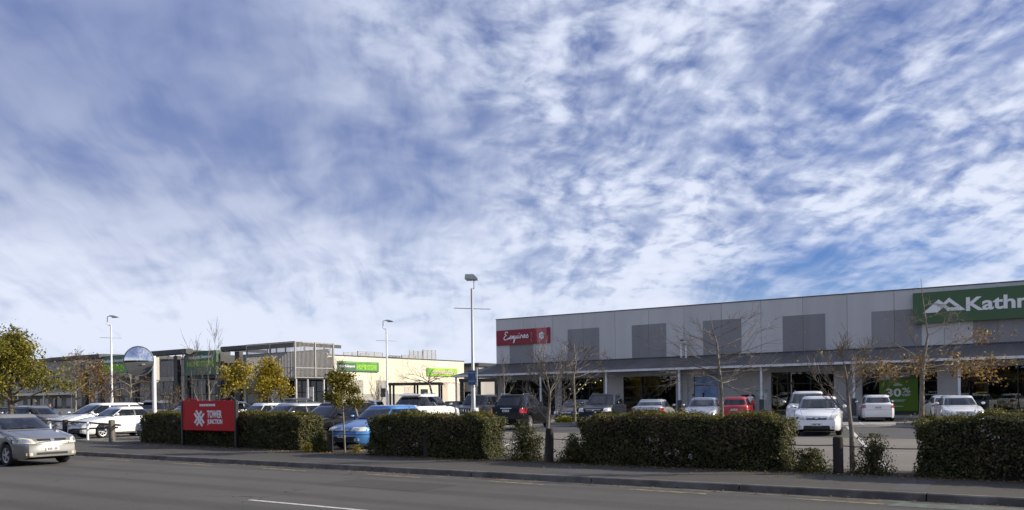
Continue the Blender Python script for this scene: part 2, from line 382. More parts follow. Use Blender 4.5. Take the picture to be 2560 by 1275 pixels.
_txt = {}
def text_uv(body, bold=0.0, shear=0.0):
    """letter faces of the built-in font, scaled to a unit box"""
    k = (body, bold, shear)
    if k in _txt: return _txt[k]
    c = bpy.data.curves.new('lettering', 'FONT'); c.body = body; c.offset = bold; c.shear = shear; c.resolution_u = 3
    o = bpy.data.objects.new('lettering', c); COL.objects.link(o)
    dg = bpy.context.evaluated_depsgraph_get(); me = bpy.data.meshes.new_from_object(o.evaluated_get(dg))
    vs = np.array([v.co[:2] for v in me.vertices]); fs = [tuple(p.vertices) for p in me.polygons]
    lo = vs.min(0); hi = vs.max(0); vs = (vs - lo) / (hi - lo)
    bpy.data.objects.remove(o); bpy.data.curves.remove(c); bpy.data.meshes.remove(me)
    _txt[k] = (vs, fs); return _txt[k]
def letters(body, origin, ux, uz, w, h, mat, parent, bold=0.0, shear=0.0, thick=.02, name='lettering'):
    """raised letters filling w x h from origin; ux, uz unit vectors in the sign's plane"""
    vs, fs = text_uv(body, bold, shear); o = Vector(origin); ux = Vector(ux); uz = Vector(uz); n = ux.cross(uz)
    v = [tuple(o + ux * (a * w) + uz * (b * h)) for a, b in vs]; k = len(v)
    b_ = MB(); b_.v = [tuple(Vector(p) + n * thick) for p in v] + v; b_.f = list(fs)
    ed = {}
    for f in fs:
        for i in range(len(f)):
            a, c = f[i], f[(i + 1) % len(f)]
            ed[(a, c)] = 1
    for (a, c) in list(ed):
        if (c, a) not in ed: b_.f.append((a, a + k, c + k, c))
    return b_.build(name, mat, parent)
def plate2d(pts, origin, ux, uz, mat, parent, thick=.02, name='emblem'):
    o = Vector(origin); ux = Vector(ux); uz = Vector(uz); n = ux.cross(uz); k = len(pts)
    b_ = MB(); q = [o + ux * a + uz * b for a, b in pts]
    b_.v = [tuple(p + n * thick) for p in q] + [tuple(p) for p in q]
    b_.f = [tuple(range(k))] + [(i, i + k, (i + 1) % k + k, (i + 1) % k) for i in range(k)]
    return b_.build(name, mat, parent)
def stroke2d(paths, wid, origin, ux, uz, mat, parent, thick=.02, name='lettering'):
    """brush strokes (polylines in the sign plane) as one raised piece of lettering"""
    o = Vector(origin); ux = Vector(ux); uz = Vector(uz); n = ux.cross(uz); b_ = MB(); thick = float(thick)
    for pth in paths:
        for (a, b) in zip(pth[:-1], pth[1:]):
            thick += .0012
            d = Vector((b[0] - a[0], b[1] - a[1]));
            if d.length < 1e-6: continue
            d.normalize(); e = Vector((-d.y, d.x)) * wid / 2; ex = d * wid * .3
            c = [(a[0] - ex.x + e.x, a[1] - ex.y + e.y), (a[0] - ex.x - e.x, a[1] - ex.y - e.y), (b[0] + ex.x - e.x, b[1] + ex.y - e.y), (b[0] + ex.x + e.x, b[1] + ex.y + e.y)]
            b_.quad(*[tuple(o + ux * p[0] + uz * p[1] + n * thick) for p in c])
    return b_.build(name, mat, parent)

rng = np.random.default_rng(7)
def leaf_mesh(name, cen, nor, size, jit=.8, aspect=.55, bias=0.0):
    """many single leaves (folded diamonds) at cen, loosely facing nor"""
    N = len(cen); nr = nor + rng.normal(0, jit, (N, 3)); nr /= np.linalg.norm(nr, axis=1)[:, None] + 1e-9
    t = rng.normal(0, 1, (N, 3)); t -= nr * (t * nr).sum(1)[:, None]; t /= np.linalg.norm(t, axis=1)[:, None] + 1e-9
    b = np.cross(nr, t); s = size * rng.uniform(.5, 1.5, N)[:, None]
    fold = nr * s * .15
    v = np.empty((N, 4, 3)); v[:, 0] = cen - t * s * .5; v[:, 1] = cen + b * s * aspect * .5 + fold; v[:, 2] = cen + t * s * .5; v[:, 3] = cen - b * s * aspect * .5 + fold
    m = bpy.data.meshes.new(name); m.vertices.add(4 * N); m.vertices.foreach_set('co', v.reshape(-1))
    m.loops.add(4 * N); m.loops.foreach_set('vertex_index', np.arange(4 * N, dtype=np.int32))
    m.polygons.add(N); m.polygons.foreach_set('loop_start', np.arange(0, 4 * N, 4, dtype=np.int32))
    at = m.attributes.new('rnd', 'FLOAT', 'FACE'); at.data.foreach_set('value', np.clip(rng.uniform(0, 1, N) + bias, 0, 1).astype(np.float32))
    m.update(); m.validate(); return m

# ------------------------------------------------------------------ the ground
KERB_Y = 14.25
struct(MB().quad((-900, -900, -.16), (900, -900, -.16), (900, 1500, -.16), (-900, 1500, -.16)).build('ground', M['grass']))
struct(MB().quad((-400, 1.6, -.12), (260, 1.6, -.12), (260, KERB_Y, -.12), (-400, KERB_Y, -.12)).build('road', M['road']))
# far side kerb and path where the photographer stands
struct(MB().box(-400, 260, 1.45, 1.6, -.15, 0.0).build('kerb_near', M['kerb']))
struct(MB().quad((-400, -4, 0), (260, -4, 0), (260, 1.45, 0), (-400, 1.45, 0)).build('footpath_near', M['path']))
# kerb of the shop side: a lip with a worn pale edge, cast in lengths
kb = empty('kerb'); kb['kind'] = 'structure'
random.seed(3)
x = -110.0
while x < 12:
    L_ = 3.0; j = random.uniform(-.006, .006)
    seg = MB().prism([(KERB_Y + j, -.15), (KERB_Y + .035 + j, -.015), (KERB_Y + .06 + j, .003), (KERB_Y + .17 + j, .004), (KERB_Y + .17 + j, -.15)], x + .012, x + L_ - .012, 'x')
    seg.build('kerb_stone', M['kerb'], kb); x += L_
struct(MB().quad((-400, KERB_Y + .16, 0), (260, KERB_Y + .16, 0), (260, 17.0, 0), (-400, 17.0, 0)).build('footpath', M['path']))
struct(MB().quad((-400, 16.9, -.006), (260, 16.9, -.006), (260, 400, -.006), (-400, 400, -.006)).build('car_park', M['park']))
# planting strip under the hedges (bends away at the driveway) with a timber-dark edge
BED = [(3.5, 17.05), (-13, 17.05), (-20.5, 17.5), (-28, 18.15), (-33.0, 18.55)]
bed = MB()
for (a, b) in zip(BED[:-1], BED[1:]):
    bed.quad((a[0], a[1], .006), (a[0], a[1] + 1.25, .006), (b[0], b[1] + 1.25, .006), (b[0], b[1], .006))
struct(bed.build('planting_bed', M['soil']))
for pts in ([(-9.6, 14.9), (-7.2, 14.85), (-7.1, 15.9), (-9.7, 16.0)], [(-17.9, 15.4), (-15.2, 15.3), (-15.1, 16.4), (-18.0, 16.5)], [(-2.6, 14.6), (-2.1, 14.6), (-2.1, 16.9), (-2.6, 16.9)]):
    struct(MB().poly([(x, y, .003) for x, y in pts]).build('footpath_patch', M['parkdark']))
# extra footpath between the straight edge and the splayed bed
sp_ = MB()
for (a, b) in zip(BED[1:-1], BED[2:]):
    sp_.quad((a[0], 16.95, .002), (a[0], a[1] + .02, .002), (b[0], b[1] + .02, .002), (b[0], 16.95, .002))
sp_.quad((-33, 16.95, .002), (-33, 18.6, .002), (-46, 20.6, .002), (-46, 16.95, .002))
struct(sp_.build('footpath_splay', M['path']))
# resurfaced lane, then painted sunlit and shaded ground in front of the shops
struct(MB().poly([(-24, 32.4, -.002), (6, 30.9, -.002), (6, 42.6, -.002), (-24, 42.0, -.002)]).build('resurfaced_lane', M['parkdark']))
struct(MB().poly([(-22, 43.5, -.002), (6, 44.2, -.002), (6, 49.3, -.002), (-22, 49.0, -.002)]).build('sunlit_strip', M['conc']))  # paler sheet paints the sunlit ground short of the building's shadow
struct(MB().poly([(-30, 50.5, -.002), (6, 50.5, -.002), (6, 58.0, -.002), (-30, 58.0, -.002)]).build('shaded_bays', M['parkdark']))  # building shade over the bays, painted in as a darker sheet
# raised path along the shop fronts
struct(MB().box(-50, 8, 57.9, 63.2, -.1, .10).build('shop_footpath', M['conc']))
struct(MB().quad((-120, KERB_Y - .34, -.117), (14, KERB_Y - .34, -.117), (14, KERB_Y + .02, -.117), (-120, KERB_Y + .02, -.117)).build('gutter_channel', pmat('gutter_grit', (.085, .076, .062), .95, var=.5, scale=3.5, bump=.5)))
struct(MB().poly([(-12.9, 11.6, -.117), (-10.2, 11.5, -.117), (-10.15, 12.75, -.117), (-12.95, 12.8, -.117)]).build('repair_patch', M['path']))
struct(MB().poly([(-3.4 + .34 * math.cos(t), 11.3 + .34 * math.sin(t), -.115) for t in np.linspace(0, 2 * math.pi, 21)[:-1]]).build('manhole_cover', pmat('cast_iron', (.05, .046, .042), .7, var=.4, scale=14)))
# painted lines
def line(name, a, b, w, mat, z, label, cat='road marking', group=None):
    a = Vector((a[0], a[1], 0)); b = Vector((b[0], b[1], 0)); d = (b - a).normalized(); n = Vector((-d.y, d.x, 0)) * w / 2
    o = MB().quad((a + n).xy.to_3d() + Vector((0, 0, z)), (b + n).xy.to_3d() + Vector((0, 0, z)), (b - n).xy.to_3d() + Vector((0, 0, z)), (a - n).xy.to_3d() + Vector((0, 0, z))).build(name, mat)
    o['kind'] = 'structure'; o['label'] = label
    return o
line('lane_line', (-11.9, 9.12), (-8.6, 9.12), .10, M['linew'], -.116, 'white centre dash on the road at the bottom of the view')
for i, (a, b) in enumerate([(-17.3, -15.5), (-13.6, -11.9), (-10.1, -8.7), (-6.85, -5.35), (-3.85, -2.5), (-25, -23.2), (-21.2, -19.3)]):
    line('yellow_dash', (a, 13.66), (b, 13.60), .10, M['liney'], -.116, 'faded yellow no-stopping dash beside the kerb')
struct(MB().poly([(-2.45, 13.45, -.116), (1.5, 13.45, -.116), (1.5, 13.95, -.116), (-2.3, 13.95, -.116)]).build('green_lane_mark', M['lineg']))
th = R(14.2)
def stall(x0, y0, n, step, ln, tag_='bay'):
    for i in range(n):
        a = (x0 + i * step, y0); b = (a[0] - math.sin(th) * ln, a[1] + math.cos(th) * ln)
        line('bay_line', a, b, .10, M['linew'], .002, 'white painted parking bay line on the car park')
line('bay_line', (-3.3, 18.5), (-9.42, 42.5), .13, M['linew'], .003, 'long white line crossing the car park beside the white hatchback')
line('bay_line', (-14.3, 19.0), (-17.4, 25.6), .10, M['linew'], .003, 'white bay line beyond the gap in the hedge')
stall(-25.5, 44.2, 8, 2.75, 5.0)
stall(-46.0, 21.0, 11, 2.65, 4.8)

# ------------------------------------------------------------------ shop building on the right
BLD = empty('shop_building', (0, 0, 0))
tag(BLD, 'long grey precast shop building with a charcoal verandah roof on white posts', 'building')
WY = 63.0
def rz_(x): return 9.06 + (x + 45.34) * (8.79 - 9.06) / 42.2        # the parapet falls slightly to the right
PX = [-45.36 + 3.15 * i for i in range(18)]
for a, b in zip(PX[:-1], PX[1:]):
    MB().prism([(a + .012, 4.2), (b - .012, 4.2), (b - .012, rz_(b)), (a + .012, rz_(a))], WY, WY + .18).build('wall_panel', M['pan_l'], BLD)
    MB().prism([(a, rz_(a)), (b, rz_(b)), (b, rz_(b) + .07), (a, rz_(a) + .07)], WY - .04, WY + .26).build('parapet_cap', M['joint'], BLD)
MB().prism([(PX[0] + .02, 4.2), (PX[-1], 4.2), (PX[-1], rz_(PX[-1]) - .1), (PX[0] + .02, rz_(PX[0]) - .1)], WY + .12, WY + .35).build('joint_backing', M['joint'], BLD)
dark = [(-43.82, -41.18, 6.60), (-37.49, -34.30, 7.68), (-31.18, -28.04, 7.66), (-24.86, -21.71, 7.63), (-18.52, -15.39, 7.57), (-12.22, -8.96, 7.47), (-5.85, -2.70, 7.35), (.4, 3.4, 7.3)]
for a, b, z in dark:
    cuts = [a] + [p for p in PX if a + .05 < p < b - .05] + [b]
    for p, q in zip(cuts[:-1], cuts[1:]):
        p2 = p + (.014 if p in PX else 0); q2 = q - (.014 if q in PX else 0)
        boxo('painted_panel', p2, q2, WY - .004, WY + .02, 4.2, z, M['pan_d'], BLD)
# left flank, roof, back
boxo('side_wall', PX[0], PX[0] + .2, WY + .19, 96, 0, 9.0, M['pan_l'], BLD)
boxo('roof', PX[0] + .2, PX[-1], WY + .36, 96, 8.2, 8.4, M['roofd'], BLD)
boxo('back_wall', PX[0] + .2, PX[-1], 95.8, 96, 0, 8.2, M['pan_l'], BLD)
# shop interiors: dark rooms behind the glass
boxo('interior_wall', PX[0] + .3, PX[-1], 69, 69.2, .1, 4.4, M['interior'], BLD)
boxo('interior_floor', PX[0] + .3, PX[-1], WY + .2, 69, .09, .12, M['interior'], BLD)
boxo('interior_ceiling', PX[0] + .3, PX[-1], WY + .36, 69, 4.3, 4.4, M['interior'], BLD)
# ground floor: solid piers and glazed bays (left, right, kind)
bays = [(-45.36, -44.5, 'w'), (-44.5, -38.9, 'g'), (-38.9, -38.2, 'w'), (-38.2, -33.95, 'g'), (-33.95, -32.05, 'w'), (-32.05, -27.25, 'g'), (-27.25, -25.7, 'w'), (-25.7, -23.65, 'b'),
        (-23.65, -19.45, 'w'), (-19.45, -18.2, 'g'), (-18.2, -14.85, 'g'), (-14.85, -12.9, 'w'), (-12.9, -8.05, 'g'), (-8.05, -6.75, 'w'), (-6.75, .1, 'g'), (.1, 1.2, 'w'), (1.2, 6.5, 'g')]
for a, b, k in bays:
    if k == 'w':
        boxo('pier', a, b, WY, WY + .2, 0.1, 4.19, M['pier'], BLD)
        continue
    top = 3.32
    boxo('lintel', a, b, WY, WY + .2, top, 4.19, M['pier'], BLD)
    nb = max(1, round((b - a) / 1.55)); w_ = (b - a) / nb
    for i in range(nb):
        p, q = a + i * w_, a + (i + 1) * w_
        pane = MB().box(p + .03, q - .03, WY + .09, WY + .10, .36, top - .04).build('window_pane', M['glass'] if k == 'g' else M['blueposter'], BLD)
    for i in range(nb + 1):
        c = a + i * w_; boxo('mullion', max(a, c - .03), min(b, c + .03), WY + .05, WY + .14, .1, top - .002, M['steel'], BLD)
    boxo('window_sill', a, b, WY + .03, WY + .16, .1, .34, M['steel'], BLD)
    boxo('transom', a + .03, b - .03, WY + .052, WY + .138, 2.42, 2.47, M['steel'], BLD)
# verandah roof: ribbed sheet, hipped round the left corner
EV_Y, EV_Z, TOP_Z = 59.45, 3.80, 4.78
can = MB(); pitch = .30; xx = -45.30
while xx < 6.5:
    for (a, b, h) in ((0, .07, 1), (.07, .30, 0)):
        z0 = .035 * h
        can.quad((xx + a, EV_Y, EV_Z + z0), (xx + b, EV_Y, EV_Z + z0), (xx + b, WY - .01, TOP_Z + z0), (xx + a, WY - .01, TOP_Z + z0))
    for a in (0, .07):
        can.quad((xx + a, EV_Y, EV_Z), (xx + a, EV_Y, EV_Z + .035), (xx + a, WY - .01, TOP_Z + .035), (xx + a, WY - .01, TOP_Z))
    xx += pitch
can.build('verandah_roof', M['canroof'], BLD)
HX = -47.9
hip = MB().poly([(-45.30, EV_Y, EV_Z), (-45.30, WY - .01, TOP_Z), (HX, EV_Y, EV_Z)])
hip.poly([(HX, EV_Y, EV_Z), (-45.37, WY, TOP_Z + .02), (-45.37, 80, TOP_Z + .02), (HX, 80, EV_Z)])
hip.build('verandah_hip', M['canroof'], BLD)
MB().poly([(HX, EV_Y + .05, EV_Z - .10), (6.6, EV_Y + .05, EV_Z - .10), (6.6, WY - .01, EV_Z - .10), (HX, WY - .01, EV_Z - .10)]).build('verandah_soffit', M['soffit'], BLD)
gx = HX
while gx < 6.4:
    e = min(gx + 6.39, 6.5)
    MB().prism([(EV_Y - .11, EV_Z + .02), (EV_Y - .09, EV_Z - .15), (EV_Y + .02, EV_Z - .15), (EV_Y + .03, EV_Z - .01)], gx + .006, e - .006, 'x').build('gutter', M['white'], BLD)
    gx += 6.39
boxo('gutter', HX - .11, HX + .03, EV_Y + .05, 80, EV_Z - .15, EV_Z - .01, M['white'], BLD)
boxo('ridge_flashing', -45.36, 6.5, WY - .05, WY - .006, TOP_Z - .01, TOP_Z + .10, M['roofd'], BLD)
for x in (-47.6, -38.28, -31.90, -25.52, -19.13, -12.75, -6.36, .03):
    p = MB().tube([(x, EV_Y + .2, 0.1), (x, EV_Y + .2, EV_Z - .1)], .085, 12).build('post', M['white'], BLD, 40)
    q = MB().tube([(x, EV_Y + .2, .1), (x, EV_Y + .2, 1.28), (x, EV_Y + .2, 1.30)], [.16, .16, .13], 14).build('post_sleeve', M['sleeve'], BLD, 40)
for y in (66, 72, 78):
    MB().tube([(HX + .2, y, 0), (HX + .2, y, EV_Z - .1)], .085, 12).build('post', M['white'], BLD, 40)
# flue on the verandah roof
FL = empty('roof_flue', (-26.35, 62.55, 4.7)); tag(FL, 'twin white vent pipes with a boxed cap above the verandah roof', 'vent')
for dx_ in (-.20, .20): MB().tube([(dx_, 0, 0), (dx_, 0, 1.15)], .085, 10).build('pipe', M['white'], FL, 40)
boxo('cap', -.38, .38, -.25, .2, 1.15, 1.62, M['pan_l'], FL)
boxo('louvre', -.17, .17, -.262, -.2, 1.37, 1.47, M['black'], FL)
# downpipes by the blue window
for x in (-26.75, -26.25): 
    dp = MB().tube([(x, 62.9, .1), (x, 62.9, 4.4)], .06, 8).build('downpipe', M['pan_l'], BLD, 40)

# pale displays and shelving behind the glass, one thing each
random.seed(9)
for (x, z, w_, h_, c_, lb) in [(-30.6, .35, .7, 1.9, (.42, .44, .45), 'pale mannequin display behind the first dark shop window'), (-43.6, .5, 1.3, .9, (.30, .24, .18), 'cafe counter behind the left cafe window'), (-41.2, .5, 1.1, 1.0, (.36, .34, .30), 'pale cafe cabinet behind the left cafe window'),
        (-16.8, .4, 1.6, 1.0, (.34, .20, .14), 'brown goods display behind the window above the white cars'), (-12.5, .4, .5, 1.3, (.06, .16, .36), 'blue goods display left of the green poster'), (-3.9, .5, 1.5, 1.2, (.10, .14, .06), 'green goods rack in the right-hand shop window'), (-2.0, .5, .8, 1.6, (.20, .20, .19), 'grey goods rack in the right-hand shop window'), (-28.6, .4, .8, 1.5, (.15, .14, .14), 'dim figure display in the dark shop window')]:
    d_ = empty('window_display', (x, 64.6, .12)); tag(d_, lb, 'display')
    m_ = pmat('display_%d' % int(-x * 10), c_, .8, var=.5, scale=3)
    boxo('plinth', 0, w_, 0, .5, 0, z, M['pan_d'], d_)
    n_ = 3
    for i_ in range(n_): bevel(boxo('goods', w_ * i_ / n_ + .02, w_ * (i_ + 1) / n_ - .02, .05, .45, z + .002, z + h_ * random.uniform(.6, 1.0), m_, d_), .03)

# cafe bulbs hung behind the glass
for i, (x, z) in enumerate([(-37.9, 2.42), (-37.45, 2.40), (-37.0, 2.36), (-36.6, 2.40), (-36.85, 2.78), (-36.3, 2.74), (-35.3, 2.92), (-34.75, 3.08)]):
    b_ = empty('pendant_bulb', (x, 64.0, z)); tag(b_, ('leftmost glowing bulb of the low row in the cafe window', 'second glowing bulb from the left in the low cafe row', 'third glowing bulb from the left in the low cafe row', 'right-hand glowing bulb of the low cafe row', 'left glowing bulb of the middle pair in the cafe window', 'right glowing bulb of the middle pair in the cafe window', 'lower of the two cafe bulbs nearest the white post', 'topmost cafe bulb, nearest the white post')[i], 'lamp', 'bulbs in the cafe window')
    bm = bmesh.new(); bmesh.ops.create_icosphere(bm, subdivisions=2, radius=.05); me = bpy.data.meshes.new('bulb'); bm.to_mesh(me); bm.free()
    link('bulb', me, M['bulb'], b_)
    MB().tube([(0, 0, .06), (0, 0, 4.3 - z)], .012, 5).build('cord', M['black'], b_)

# ---- signs on the right building
ES = empty('cafe_sign', (-45.25, 62.86, 6.60)); tag(ES, 'crimson cafe board with white script lettering and a pink crest panel', 'sign')
UX, UZ = Vector((1, 0, 0)), Vector((0, 0, 1))
boxo('board', 0, 4.60, 0, .12, 0, 1.40, M['esred'], ES)
boxo('crest_panel', 4.60, 5.62, .004, .12, 0, 1.40, M['espink'], ES)
boxo('board_end', 5.62, 5.95, 0, .12, 0, 1.40, M['esred'], ES)
for z in (.12, .36, 1.04, 1.28):
    boxo('panel_line', 4.70, 5.52, -.002, .01, z, z + .035, M['esred'], ES)
hexp = [(5.11 + .34 * math.sin(k * math.pi / 3) * .92, .70 + .36 * math.cos(k * math.pi / 3)) for k in range(6)]
plate2d([p for p in reversed(hexp)], (0, -.004, 0), UX, UZ, M['letter'], ES, .02, 'crest')
plate2d([(5.11 + .16 * math.cos(t) * (1 + .2 * math.sin(3 * t)), .70 + .18 * math.sin(t)) for t in [k * math.pi / 8 for k in range(16)]], (0, -.03, 0), UX, UZ, M['lettergrey'], ES, .01, 'crest_mark')
S = [[(.42, .92), (.34, 1.02), (.20, .98), (.16, .82), (.30, .72), (.12, .62), (.04, .46), (.14, .34), (.34, .36), (.46, .48)],
     [(.46, .40), (.62, .52), (.72, .68), (.74, .50), (.70, .40), (.58, .42)],
     [(.80, .42), (.98, .62), (.86, .62), (.82, .46), (.96, .44), (1.02, .64), (1.00, .30), (.94, .06), (1.02, .12), (1.12, .44)],
     [(1.12, .62), (1.12, .46), (1.24, .44), (1.30, .64), (1.30, .44), (1.40, .44)],
     [(1.46, .64), (1.46, .46), (1.56, .44)], [(1.48, .80), (1.49, .83)],
     [(1.60, .42), (1.68, .72), (1.70, .60), (1.80, .62), (1.80, .46), (1.88, .44)],
     [(1.90, .52), (2.04, .60), (2.00, .70), (1.92, .62), (1.94, .46), (2.08, .46)],
     [(2.10, .46), (2.24, .70), (2.32, .52), (2.26, .42), (2.14, .44)]]
stroke2d([[(.85 + x * 1.22, .12 + z * 1.1) for x, z in p] for p in S], .085, (0, -.004, 0), UX, UZ, M['letter'], ES, .02)

KS = empty('outdoor_shop_sign', (-9.44, 62.55, 6.38)); tag(KS, 'long green fascia sign with white twin-peak logo and large white letters', 'sign')
boxo('board', 0, 14.5, 0, .35, 0, 2.12, M['kgreen'], KS)
LO = (.62, -.004, .70)
plate2d([(0, 0), (.66, 0), (1.56, .78), (1.24, 1.03 - .02), (.98, .80)][:3] + [(1.32, .58), (.98, .88)], LO, UX, UZ, M['letter'], KS, .03, 'logo_peak')
plate2d([(.62, .0), (.90, .0), (1.62, .66), (2.05, .28), (1.62, .28), (1.42, .46), (1.26, .32), (1.52, .05), (2.60, .05), (1.62, .95)], LO, UX, UZ, M['letter'], KS, .036, 'logo_peak')
letters('Kathmandu', (3.24, -.004, .66), UX, UZ, 7.0, .92, M['letter'], KS, .028, 0, .03)

# window poster and notices
PO = empty('sale_poster', (-11.76, 63.02, .36)); tag(PO, 'green sale poster filling the shop window, 30% OFF in white', 'poster')
boxo('sheet', 0, 2.50, 0, .03, 0, 2.22, M['postergreen'], PO)
boxo('header_sheet', .72, 2.50, 0, .03, 2.225, 2.90, M['posterdk'], PO)
boxo('notice_card', 0, .70, -.01, .03, 2.225, 2.78, M['lettergrey'], PO)
letters('30', (.46, -.001, 1.00), UX, UZ, .98, .58, M['letter'], PO, .03, 0, .008)
letters('%', (1.50, -.001, 1.27), UX, UZ, .52, .36, M['letter'], PO, .01, 0, .008)
letters('OFF', (1.50, -.001, 1.03), UX, UZ, .52, .17, M['letter'], PO, .02, 0, .008)
letters('to Explore', (.82, -.001, 2.32), UX, UZ, 1.15, .22, M['lettergrey'], PO, .01, 0, .008)
for i, w_ in enumerate((.20, .34, .26, .30)): boxo('small_print', .82 + sum((.20, .34, .26, .30)[:i]) + .03 * i, .82 + sum((.20, .34, .26, .30)[:i + 1]) + .03 * i, -.008, .0, 2.62, 2.74, M['lettergrey'], PO)
for i in range(3): boxo('small_print', .1, .45 + .1 * (i % 2), -.016, -.01, 2.36 + .13 * i, 2.40 + .13 * i, M['pan_d'], PO)
for i, (z, a, b) in enumerate([(.74, .70, 1.72), (.66, .85, 1.60), (.30, .9, 1.55)]): boxo('small_print', a, b, -.008, .0, z, z + .05, M['lettergrey'], PO)
plate2d([(.92, 1.76), (1.52, 1.76), (1.52, 1.86), (1.36, 1.92), (1.22, 2.02), (1.08, 1.92), (.92, 1.86)], (0, -.001, 0), UX, UZ, M['lettergrey'], PO, .008, 'emblem')
NB = empty('notice_board', (-20.72, 62.97, .95)); tag(NB, 'white notice board on the grey wall beside the white-topped post', 'notice board')
boxo('board', 0, 1.22, -.04, .02, 0, 1.15, M['lettergrey'], NB)
for (a, b, z0, z1) in [(.08, .35, .95, 1.03), (.85, 1.12, .96, 1.02), (.40, .95, .30, .78)]: boxo('printed_notice', a, b, -.05, -.04, z0, z1, M['letter'] if z1 < .9 else M['pan_d'], NB)
boxo('printed_figure', .60, .72, -.058, -.05, .36, .70, M['pan_d'], NB)
CB = empty('bin_cabinet', (-21.6, 62.5, .1)); tag(CB, 'black cabinet against the shop wall beside the red hatchback', 'cabinet')
bevel(boxo('body', 0, .85, 0, .45, .05, 1.5, M['black'], CB), .02); boxo('lid', -.02, .87, -.02, .46, 1.505, 1.56, M['blacks'], CB)
for dx_ in (.02, .44): boxo('door', dx_, dx_ + .39, -.02, 0, .1, 1.45, M['blacks'], CB)
YS = empty('display_stand', (-5.9, 64.4, .12)); tag(YS, 'small yellow lit display inside the right-hand shop window', 'display')
for z in (1.42, 2.1): boxo('shelf', 0, .75, 0, .4, z, z + .08, pmat('yellow_display', (.65, .42, .06), .5, emit=(1, .62, .12, .15)), YS)
boxo('back_panel', 0, .75, .4, .43, 1.4, 2.2, M['timberl'], YS); boxo('base', .1, .65, .05, .4, 0, 1.40, M['black'], YS)

# ------------------------------------------------------------------ home store building on the left
HB = empty('homeware_store', (0, 0, 0)); tag(HB, 'grey homeware store with flat dark canopies, mesh corner screen and a long cream flank wall', 'building')
FY = 60.8
xe = [-118 + 2.6 * i for i in range(21)]; xe[-1] = -66.02
for a, b in zip(xe[:-1], xe[1:]):
    k = M['taupel'] if b > -74 else M['taupe']
    boxo('cladding_panel', a + .02, b - .02, FY, FY + .15, 5.02, 7.05, k, HB)
boxo('cladding_backing', -118, -66.02, FY + .12, FY + .3, .0, 7.0, M['steel'], HB)
boxo('header_band', -118, -66.04, FY - .05, FY + .1, 4.38, 4.98, M['taupel'], HB)
boxo('coping', -118, -66.0, FY - .06, FY + .3, 7.055, 7.14, M['steel'], HB)
# shop front below
xs = -117.5; i = 0; random.seed(5)
while xs < -67:
    w_ = random.choice([1.4, 1.4, 2.2, .9]); kind = random.random()
    e = min(xs + w_, -66.3)
    if kind < .26: boxo('pier', xs + .02, e - .02, FY - .03, FY + .1, 0, 4.37, M['taupel'], HB)
    else: boxo('window_pane', xs + .05, e - .05, FY + .02, FY + .06, .12, 4.32, M['glassb'], HB)
    boxo('mullion', xs - .045, xs + .045, FY - .02, FY + .1, 0, 4.37, M['steel'], HB)
    xs += w_; i += 1
boxo('shop_transom', -117.5, -66.2, FY - .01, FY + .09, 2.55, 2.65, M['steel'], HB)
# canopies: thin dark slabs on steel columns
for (a, b, z0, z1, y0) in [(-77.4, -65.15, 7.14, 7.70, 55.75), (-96.7, -84.1, 7.20, 7.83, 56.0), (-116.7, -103.8, 7.50, 8.08, 56.6)]:
    MB().prism([(y0, z1), (y0, z0 + .12), (y0 + .3, z0), (y0 + .9, z0 + .05), (y0 + .9, z1 + .04)], a, b, 'x').build('canopy_beam', M['roofd'], HB)
    for x in (a, b - .22): boxo('canopy_side_beam', x, x + .22, y0 + .91, FY + 1.2, z0 + .1, z1 - .12, M['roofd'], HB)
    for x in np.arange(a + 1.55, b - .6, 1.55):
        MB().box(x - .05, x + .05, FY + .0, FY + .1, 7.145, 7.75).build('canopy_strut', M['steel'], HB)
for (a, b, y) in [(-109, -108.0, 57), (-105.5, -104.8, 57.3), (-88.1, -87.35, 57), (-97.2, -96.6, 57.2), (-92.2, -91.8, 57.0), (-76.6, -75.8, 57), (-80.4, -79.7, 57.4), (-86.6, -86.0, 57.4)]:
    boxo('canopy_column', a, b, y, y + .5, 0, 7.18, M['steel'] if b - a > .5 else M['taupel'], HB)
# mesh screen wrapped round the corner
def screen(name, x0, x1, y0, y1, z0, z1, pitch, r, parent, rows=(0, .5, 1)):
    b_ = MB(); L_ = math.hypot(x1 - x0, y1 - y0); n = int(L_ / pitch)
    for k in range(n + 1):
        t = k / n; x, y = x0 + (x1 - x0) * t, y0 + (y1 - y0) * t
        b_.box(x - r, x + r, y - r, y + r, z0, z1)
    o = b_.build(name, M['mesh'], parent)
    return o
screen('mesh_screen', -72.6, -65.0, 55.6, 55.6, 4.0, 7.66, .16, .020, HB)
screen('mesh_screen', -65.0, -65.0, 55.6, 60.7, 4.0, 7.62, .17, .022, HB)
for (x, y) in [(-72.6, 55.55), (-65.0, 55.55), (-65.0, 58.2), (-65.0, 60.72), (-68.8, 55.55)]:
    boxo('screen_frame', x - .07, x + .07, y - .07, y + .07, 4.0 if x != -65 or y > 55.6 else 3.9, 7.7, M['mesh'], HB)
for z in (4.0, 5.0, 7.62):
    boxo('screen_frame', -72.5, -65.1, 55.5, 55.58, z, z + .08, M['mesh'], HB); boxo('screen_frame', -65.06, -64.98, 55.63, 60.65, z, z + .08, M['mesh'], HB)
boxo('entry_soffit', -72.4, -65.2, 55.7, FY - .1, 3.9, 3.98, M['soffit'], HB)
for (x, y) in [(-65.3, 55.9), (-65.3, 57.4), (-65.3, 59.6), (-69, 55.9)]:
    MB().tube([(x, y, 0), (x, y, 3.9)], .10, 10).build('entry_post', M['pan_l'], HB, 40)
